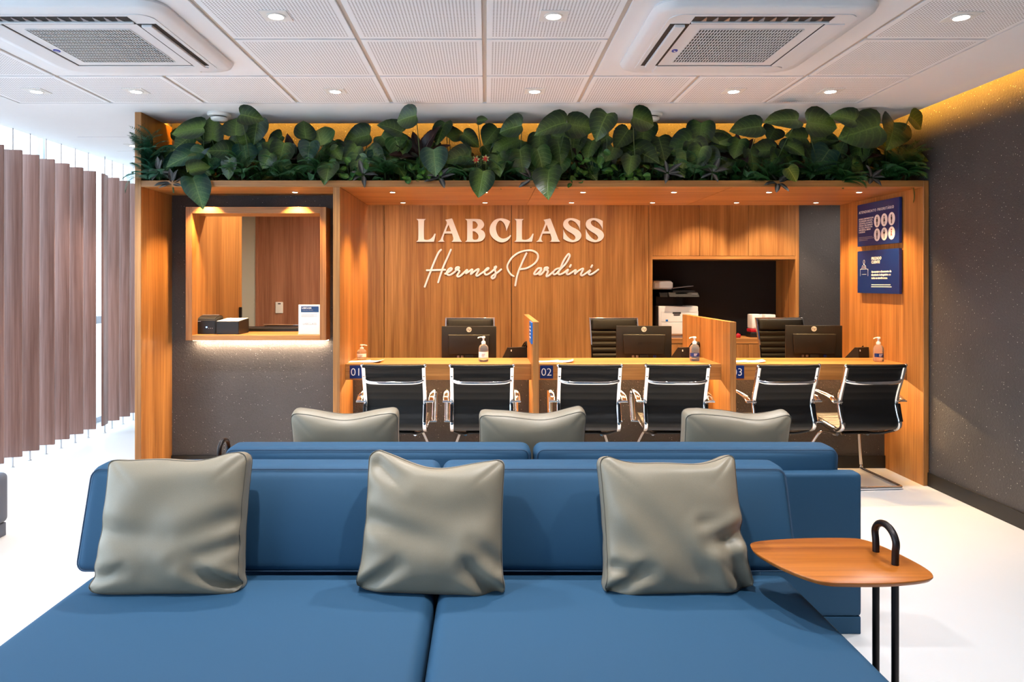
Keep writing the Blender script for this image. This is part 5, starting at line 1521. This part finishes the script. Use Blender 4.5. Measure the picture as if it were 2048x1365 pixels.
A_ = (260, 210, 5.12); B_ = (640, 210, 5.12); C_ = (1020, 210, 4.6545); D_ = (1440, 210, 4.452)
L0, LL, LB, LY, LR = 'leaf', 'leaf_light', 'leaf_blue', 'leaf_yellow', 'leaf_red'
LEAVES = [
 (A_, 610, 250, 300, 170, L0), (A_, 840, 240, 230, 270, L0), (A_, 870, 350, 250, 60, L0), (A_, 550, 370, 200, 135, LL), (A_, 560, 530, 320, 140, LB), (A_, 430, 580, 220, 110, LB),
 (A_, 1080, 220, 230, 265, L0), (A_, 1225, 115, 210, 10, L0), (A_, 1290, 250, 240, 100, L0), (A_, 1120, 370, 220, 160, L0), (A_, 945, 465, 230, 175, L0), (A_, 1180, 500, 250, 82, LB),
 (A_, 1010, 640, 200, 100, L0), (A_, 1550, 490, 230, 105, L0), (A_, 1480, 370, 210, 150, L0), (A_, 1790, 260, 230, 270, L0), (A_, 1930, 320, 320, 250, LL), (A_, 1830, 460, 200, 95, LB),
 (A_, 1820, 590, 190, 85, L0), (A_, 2010, 690, 190, 100, L0), (A_, 690, 865, 300, 72, LB), (A_, 640, 600, 170, 130, LY), (A_, 700, 640, 200, 330, L0), (A_, 760, 330, 180, 200, L0), (A_, 480, 300, 150, 200, L0), (A_, 1400, 560, 170, 120, L0),
 (B_, 385, 330, 280, 172, L0), (B_, 890, 130, 240, 175, L0), (B_, 740, 230, 240, 200, L0), (B_, 700, 395, 250, 50, L0), (B_, 1240, 270, 240, 100, L0), (B_, 1400, 300, 240, 310, L0), (B_, 1540, 350, 190, 30, L0),
 (B_, 1760, 300, 270, 115, L0), (B_, 1960, 230, 240, 180, L0), (B_, 1930, 385, 280, 150, L0), (B_, 1430, 530, 270, 160, L0), (B_, 1170, 560, 270, 85, LB), (B_, 780, 610, 270, 65, L0), (B_, 1820, 590, 230, 80, L0),
 (B_, 1650, 790, 250, 100, L0), (B_, 80, 670, 210, 90, L0), (B_, 575, 590, 190, 210, L0), (B_, 560, 470, 190, 180, L0), (B_, 1655, 155, 100, 0, L0), (B_, 330, 500, 200, 120, L0), (B_, 160, 480, 180, 60, L0),
 (C_, 400, 190, 280, 165, L0), (C_, 650, 195, 240, 10, L0), (C_, 855, 165, 240, 115, L0), (C_, 1240, 140, 230, 12, L0), (C_, 1050, 300, 210, 125, L0), (C_, 1240, 275, 240, 95, L0), (C_, 270, 360, 220, 90, L0),
 (C_, 590, 350, 260, 88, L0), (C_, 430, 290, 180, 10, L0), (C_, 100, 500, 230, 80, L0), (C_, 290, 510, 230, 65, LL), (C_, 435, 580, 230, 110, LL), (C_, 350, 700, 270, 85, L0), (C_, 460, 410, 210, 85, L0),
 (C_, 860, 330, 160, 150, L0), (C_, 1240, 450, 260, 40, L0), (C_, 1410, 385, 240, 85, L0), (C_, 1600, 370, 240, 150, L0), (C_, 1650, 470, 270, 115, LL), (C_, 1770, 275, 260, 95, L0), (C_, 1940, 285, 260, 280, LL),
 (C_, 1745, 490, 230, 110, L0), (C_, 1980, 360, 210, 0, L0), (C_, 1860, 510, 220, 60, L0), (C_, 630, 460, 180, 70, LR), (C_, 740, 400, 190, 100, L0), (C_, 940, 440, 200, 120, L0), (C_, 1120, 540, 190, 100, L0),
 (D_, 60, 360, 180, 20, LL), (D_, 250, 200, 250, 180, L0), (D_, 570, 130, 270, 180, L0), (D_, 900, 165, 270, 5, L0), (D_, 700, 285, 210, 180, L0), (D_, 1120, 110, 190, 200, L0), (D_, 1270, 220, 320, 165, L0),
 (D_, 1550, 220, 300, 120, L0), (D_, 1750, 140, 180, 25, LY), (D_, 290, 480, 210, 95, L0), (D_, 400, 400, 210, 180, L0), (D_, 610, 480, 240, 70, L0), (D_, 680, 410, 200, 30, L0), (D_, 925, 470, 240, 125, LB),
 (D_, 1000, 390, 200, 30, L0), (D_, 790, 420, 210, 90, L0), (D_, 930, 300, 210, 5, L0), (D_, 1420, 320, 220, 20, L0), (D_, 1560, 390, 210, 5, LY), (D_, 1830, 470, 220, 30, LY), (D_, 1250, 400, 210, 100, L0), (D_, 1100, 560, 150, 100, L0),
 (D_, 640, 610, 130, 60, LY), (D_, 1230, 560, 170, 20, L0), (D_, 1680, 470, 190, 40, L0), (D_, 470, 250, 190, 120, L0),
]
rnd = random.Random(21)
pts_l = []
for (c, x, y, ln, ang, mk) in LEAVES:
    gx, gy, gl = c[0] + x / c[2], c[1] + y / c[2], ln / c[2]
    Yd = 5.20 - 0.30 * max(0, min(1, (gy - 240) / 110)) + rnd.uniform(-0.05, 0.05)
    if gy > 350: Yd = 4.88
    top = gy - gl * 0.55
    Yd = min(Yd, (2.590 - ZC) * F / max(1, VY - top))
    if 270 <= gx <= 345 and gy < 350: Yd = min(Yd, 5.1)
    pts_l.append((gx, gy, gl * Yd / F * 1.10, ang, mk, Yd))
PLX = [315, 385, 440, 495, 560, 640, 700, 770, 840, 905, 975, 1040, 1105, 1165, 1225, 1290, 1350, 1410, 1475, 1540, 1605, 1670, 1735, 1800]
SPOTS = ['above the left post', 'above the left jamb of the ticket window', 'above the left third of the ticket window', 'above the middle of the ticket window', 'above the right third of the ticket window', 'above the right jamb of the ticket window', 'above the middle post', 'above the first soffit lights from the left', 'above the letter L at the start of the lettering', 'above the first letter A', 'with red flower beside it', 'above the first soffit joint', 'right of the pale leaf', 'above the last letter A', 'above the last letter S', 'beside the right smoke detector', 'above the left cabinet door', 'with upright pale leaf, above the cabinets', 'above the middle cabinet door', 'above the right cabinet door', 'above the grey plaster wall', 'left of the blue signs', 'above the blue signs', 'at the right end by the amber lit wall']
plants = []
for px, lab in zip(PLX, SPOTS):
    X = (px - VX) * 5.1 / F
    plants.append((px, thing('pothos_plant', 'heart leaved plant ' + lab, 'plant', (X, 5.12, 2.125), 0, 'heart leaved plants in the planter'), []))
for (gx, gy, ln, ang, mk, Yd) in pts_l:
    px, t, bases = min(plants, key=lambda p: abs(p[0] - gx))
    bs = put_leaf(t, at(gx, gy, Yd), ln, ang, mk, rnd)
    bases.append(bs)
for px, t, bases in plants:
    # darker leaves deeper in the planter
    for q in range(8):
        pos = Vector((t.location.x + rnd.uniform(-0.13, 0.13), 5.14 + rnd.uniform(-0.13, 0.14), 2.19 + rnd.uniform(0, 0.2)))
        bases.append(put_leaf(t, pos, rnd.uniform(0.12, 0.19), rnd.uniform(10, 170), rnd.choice(['leaf', 'leaf', 'leaf', 'leaf_blue', 'leaf_light']), rnd))
    b = B()
    for bs in bases:
        l = bs - Vector(t.location)
        r0 = Vector((max(-0.06, min(0.06, l.x * 0.3)), 0.02, 0.0))
        if l.z < 0.02: r0 = Vector((l.x * 0.6, -0.10, 0.01))
        mid = r0.lerp(l, 0.55) + Vector((0, 0.02, 0.05 if l.z < 0.15 else 0.02))
        b.tube([r0, mid, l], 0.0030, 5, 4)
    b.make('stems', M['stem'], t, smooth=True, kind='stuff')

def rosette(name, label, cat, group, px, py, Y, n, size, mk, seed, spread=1.0, upward=0.5):
    rr = random.Random(seed)
    p = at(px, py, Y)
    t = thing(name, label, cat, p, 0, group)
    for i in range(n):
        a = 360 * i / n + rr.uniform(-28, 28)
        ar = math.radians(a)
        d = Vector((math.cos(ar) * spread, -0.45 + rr.uniform(-0.25, 0.35), math.sin(ar) * spread * 0.75 + upward)).normalized()
        nrm = Vector((rr.uniform(-0.2, 0.2), -0.8, 0.7)); nrm = (nrm - d * nrm.dot(d)).normalized()
        side = nrm.cross(d)
        R = Matrix((d, side, nrm)).transposed().to_4x4()
        L = size * rr.uniform(0.8, 1.15)
        o = bpy.data.objects.new('leaf', rr.choice(LM[mk]))
        o.matrix_basis = Matrix.Translation(d * 0.01) @ R @ Matrix.Diagonal((L, L * 1.15, L, 1))
        link(o, t)
    b = B(); b.tube([(0, 0.02, -0.06), (0, 0, 0.0)], 0.006, 6); b.make('stem', M['stem'], t)
    return t
GS = 'dark silver leaved plants along the planter edge'
for px, py, lab, sd_ in ((318, 345, 'at the left post'), (345, 372, 'hanging over the left end of the planter edge'), (727, 350, 'above the left half of the counter'), (1253, 368, 'hanging over the planter edge right of the smoke detector') , (1335, 350, 'over the planter edge above the niche'), (1425, 350, 'over the planter edge at the second soffit joint'), (1555, 374, 'with pink tips over the edge above the right soffit lights'), (1738, 358, 'over the planter edge beside the signs'), (1060, 362, 'over the planter edge beside the hanging dark leaf')) and [(318, 345, 'at the left post', 1), (345, 368, 'over the left end', 2), (727, 350, 'over the counter nearest the ticket window', 3), (1335, 347, 'above the copier', 4), (1425, 346, 'at the second soffit joint', 5), (1555, 366, 'above the right soffit lights', 6), (1742, 356, 'beside the blue signs', 7), (1062, 358, 'beside the dark hanging leaf', 8), (880, 356, 'below the first red leaved plant', 9)]:
    rosette('silver_leaf_plant', 'silver veined dark plant on the planter edge ' + lab, 'plant', GS, px, py, 4.95, 6, 0.095, 'leaf_silver', sd_, upward=0.3)
GR = 'dark red leaved plants in the planter'
for px, py, lab, n, sz, sd_ in ((842, 318, 'rising left of the lettering', 9, 0.25, 31), (585, 320, 'behind the ticket window light', 7, 0.20, 32), (1180, 335, 'with pink streaks beside the small round leaves', 6, 0.15, 33), (1475, 320, 'above the second soffit joint', 8, 0.20, 34), (1560, 335, 'above the right soffit lights', 7, 0.18, 35), (1690, 320, 'left of the blue signs', 7, 0.20, 36)):
    rosette('red_leaf_plant', 'dark red strap leaved plant in the planter ' + lab, 'plant', GR, px, py, 5.12, n, sz, 'leaf_red', sd_, upward=0.75)
# two red flower heads with pale tips
for px, py, lab in ((952, 320, 'left red rosette flower with pale tips in the planter'), (971, 318, 'right red rosette flower with pale tips in the planter')):
    p = at(px, py, 4.90)
    t = thing('red_flower', lab, 'flower', p, 0, 'red flowers in the planter')
    for i in range(12):
        a = 2 * PI * i / 12 + 0.2 * (px % 3)
        b = B(); L = 0.026 if i % 2 else 0.034
        d = Vector((math.cos(a), -0.5, math.sin(a))).normalized(); s = d.cross(Vector((0, -1, 0))).normalized()
        b.bm.faces.new([b.bm.verts.new(v) for v in (Vector((0, 0, 0)), d * L * 0.55 + s * 0.0055 - Vector((0, 0.003, 0)), d * L, d * L * 0.55 - s * 0.0055 - Vector((0, 0.003, 0)))])
        b.make('petal', M['petal_red'] if i % 2 else M['leaf_light'], t)
    b = B(); b.sphere((0, -0.006, 0), 0.007, 10); b.make('flower_centre', M['petal_red'], t)
    b = B(); b.tube([(0, 0, 0), (0.004, 0.06, -0.05), (0.0, 0.12, -0.17)], 0.003, 6, 3); b.make('stem', M['stem'], t)
# small round leaved plants
GP = 'small round leaved plants along the planter edge'
for px, py, lab, sd_ in ((700, 345, 'right of the middle post', 41), (848, 352, 'below the dark red plant', 42), (1195, 330, 'right of the pink streaked plant', 43), (1260, 345, 'below the right smoke detector', 44), (1130, 358, 'left of the pink streaked plant', 45)):
    rr = random.Random(sd_)
    p = at(px, py, 4.97)
    t = thing('round_leaf_plant', 'small bright green round leaved plant ' + lab, 'plant', p, 0, GP)
    b = B()
    for i in range(16):
        q = Vector((rr.uniform(-0.13, 0.13), rr.uniform(-0.05, 0.06), rr.uniform(-0.055, 0.085)))
        o_ = put_leaf(t, p + q, rr.uniform(0.040, 0.062), rr.uniform(0, 360), 'leaf_small', rr, up=0.5)
        b.tube([Vector((q.x * 0.3, 0.05, -0.06)), o_ - p], 0.0016, 5)
    b.make('stems', M['stem'], t, kind='stuff')

# ferns: each frond one mesh of paired leaflets
def frond_mesh(name, L, n, mat, arch):
    verts, faces = [], []
    for i in range(n):
        u = (i + 0.5) / n
        x = L * u; z = arch * math.sin(u * PI * 0.62) * L - 0.25 * L * u * u
        w = L * 0.34 * math.sin(PI * min(1, 0.12 + u * 0.9)) ** 0.8
        for s in (-1, 1):
            a = len(verts)
            dx = L / n * 0.8
            verts += [(x - dx * .6, 0, z), (x + dx * 0.3, s * w * 0.5, z + 0.02 * L), (x + dx * 1.9, s * w, z - 0.04 * L), (x + dx * .6, s * w * 0.45, z - 0.005 * L)]
            faces.append((a, a + 1, a + 2, a + 3) if s < 0 else (a, a + 3, a + 2, a + 1))
    for i in range(n):
        u0, u1 = i / n, (i + 1) / n
        a = len(verts)
        f = lambda u: arch * math.sin(u * PI * 0.62) * L - 0.25 * L * u * u
        r = 0.004 * L * 4
        verts += [(L * u0, -r * .1, f(u0)), (L * u0, r * .1, f(u0)), (L * u1, r * .1, f(u1)), (L * u1, -r * .1, f(u1))]
        faces.append((a, a + 1, a + 2, a + 3))
    me = bpy.data.meshes.new(name); me.from_pydata(verts, [], faces); me.materials.append(mat)
    return me
FM = {m_: [frond_mesh('frond', 1.0, 24, M[m_], k) for k in (0.15, 0.3, 0.45)] for m_ in ('fern', 'fern_teal')}
GF = 'ferns along the planter'
for px, py, lab, mk, n, L, sd_ in ((296, 322, 'spilling over the top of the left post', 'fern_teal', 18, 0.17, 51), (300, 352, 'lowest at the left post', 'fern_teal', 16, 0.15, 52), (482, 348, 'above the right half of the ticket window', 'fern', 14, 0.16, 53), (560, 352, 'above the ticket window light', 'fern', 12, 0.15, 54), (640, 340, 'left of the middle post', 'fern', 12, 0.16, 55), (930, 352, 'below the red flowers', 'fern', 12, 0.14, 56), (1390, 345, 'above the left cabinet door', 'fern', 12, 0.15, 57), (1535, 360, 'over the edge above the right soffit lights', 'fern', 14, 0.15, 58), (1690, 362, 'hanging over the edge left of the blue signs', 'fern', 14, 0.15, 59), (1800, 345, 'above the right post', 'fern', 16, 0.17, 60), (1845, 350, 'at the right end against the plaster wall', 'fern', 18, 0.17, 61), (1620, 345, 'above the grey plaster wall', 'fern', 12, 0.15, 62), (770, 345, 'above the left soffit lights', 'fern', 12, 0.15, 63), (1010, 350, 'right of the red flowers', 'fern', 12, 0.14, 64)):
    rr = random.Random(sd_)
    Yf = 5.0 if py < 360 else 4.97
    p = at(px, py, Yf)
    if px > 1830: p.x = min(p.x, 2.96)
    t = thing('fern', 'feathery green fern in the planter ' + lab, 'plant', p, 0, GF)
    n = int(n * 1.5)
    for i in range(n):
        a = 2 * PI * i / n + rr.uniform(-.2, .2)
        el = rr.uniform(-0.25, 1.1)
        d = Vector((math.cos(a) * math.cos(el), math.sin(a) * math.cos(el) * 0.7 - 0.35, math.sin(el))).normalized()
        if px < 310 and d.x < -0.1: d.x *= 0.25; d.normalize()
        if px > 1680 and d.x > 0.15: d.x = 0.15; d.normalize()
        s = d.cross(Vector((0, -0.5, 0.86))).normalized(); nn = s.cross(d)
        R = Matrix((d, s, nn)).transposed().to_4x4()
        l = L * 1.25 * rr.uniform(0.75, 1.2)
        o = bpy.data.objects.new('frond', rr.choice(FM[mk]))
        o.matrix_basis = R @ Matrix.Diagonal((l, l, l, 1))
        link(o, t)
    b = B(); b.tube([(0, 0.03, -0.05), (0, 0, 0.005)], 0.007, 6); b.make('crown', M['stem'], t)

# dense low greenery filling the trough
rr = random.Random(77)
b = B()
for i in range(1500):
    x = rr.uniform(-2.38, 3.02); y = rr.uniform(4.98, 5.36); z = 2.13 + rr.uniform(0, 0.15) * (0.55 + 0.45 * (y - 4.96) / 0.44)
    d = Vector((rr.uniform(-1, 1), rr.uniform(-1, 0.3), rr.uniform(-0.2, 1))).normalized(); s = d.orthogonal().normalized(); s = Matrix.Rotation(rr.uniform(0, 6.28), 3, d) @ s
    l = rr.uniform(0.045, 0.085); w = l * 0.3
    p = Vector((x, y, z)); n_ = d.cross(s) * l * 0.08
    b.bm.faces.new([b.bm.verts.new(v) for v in (p, p + d * l * .45 + s * w + n_, p + d * l, p + d * l * .45 - s * w + n_)])
tag(b.make('foliage', M['fern']), 'dense low dark greenery filling the planter trough', 'greenery', kind='stuff')
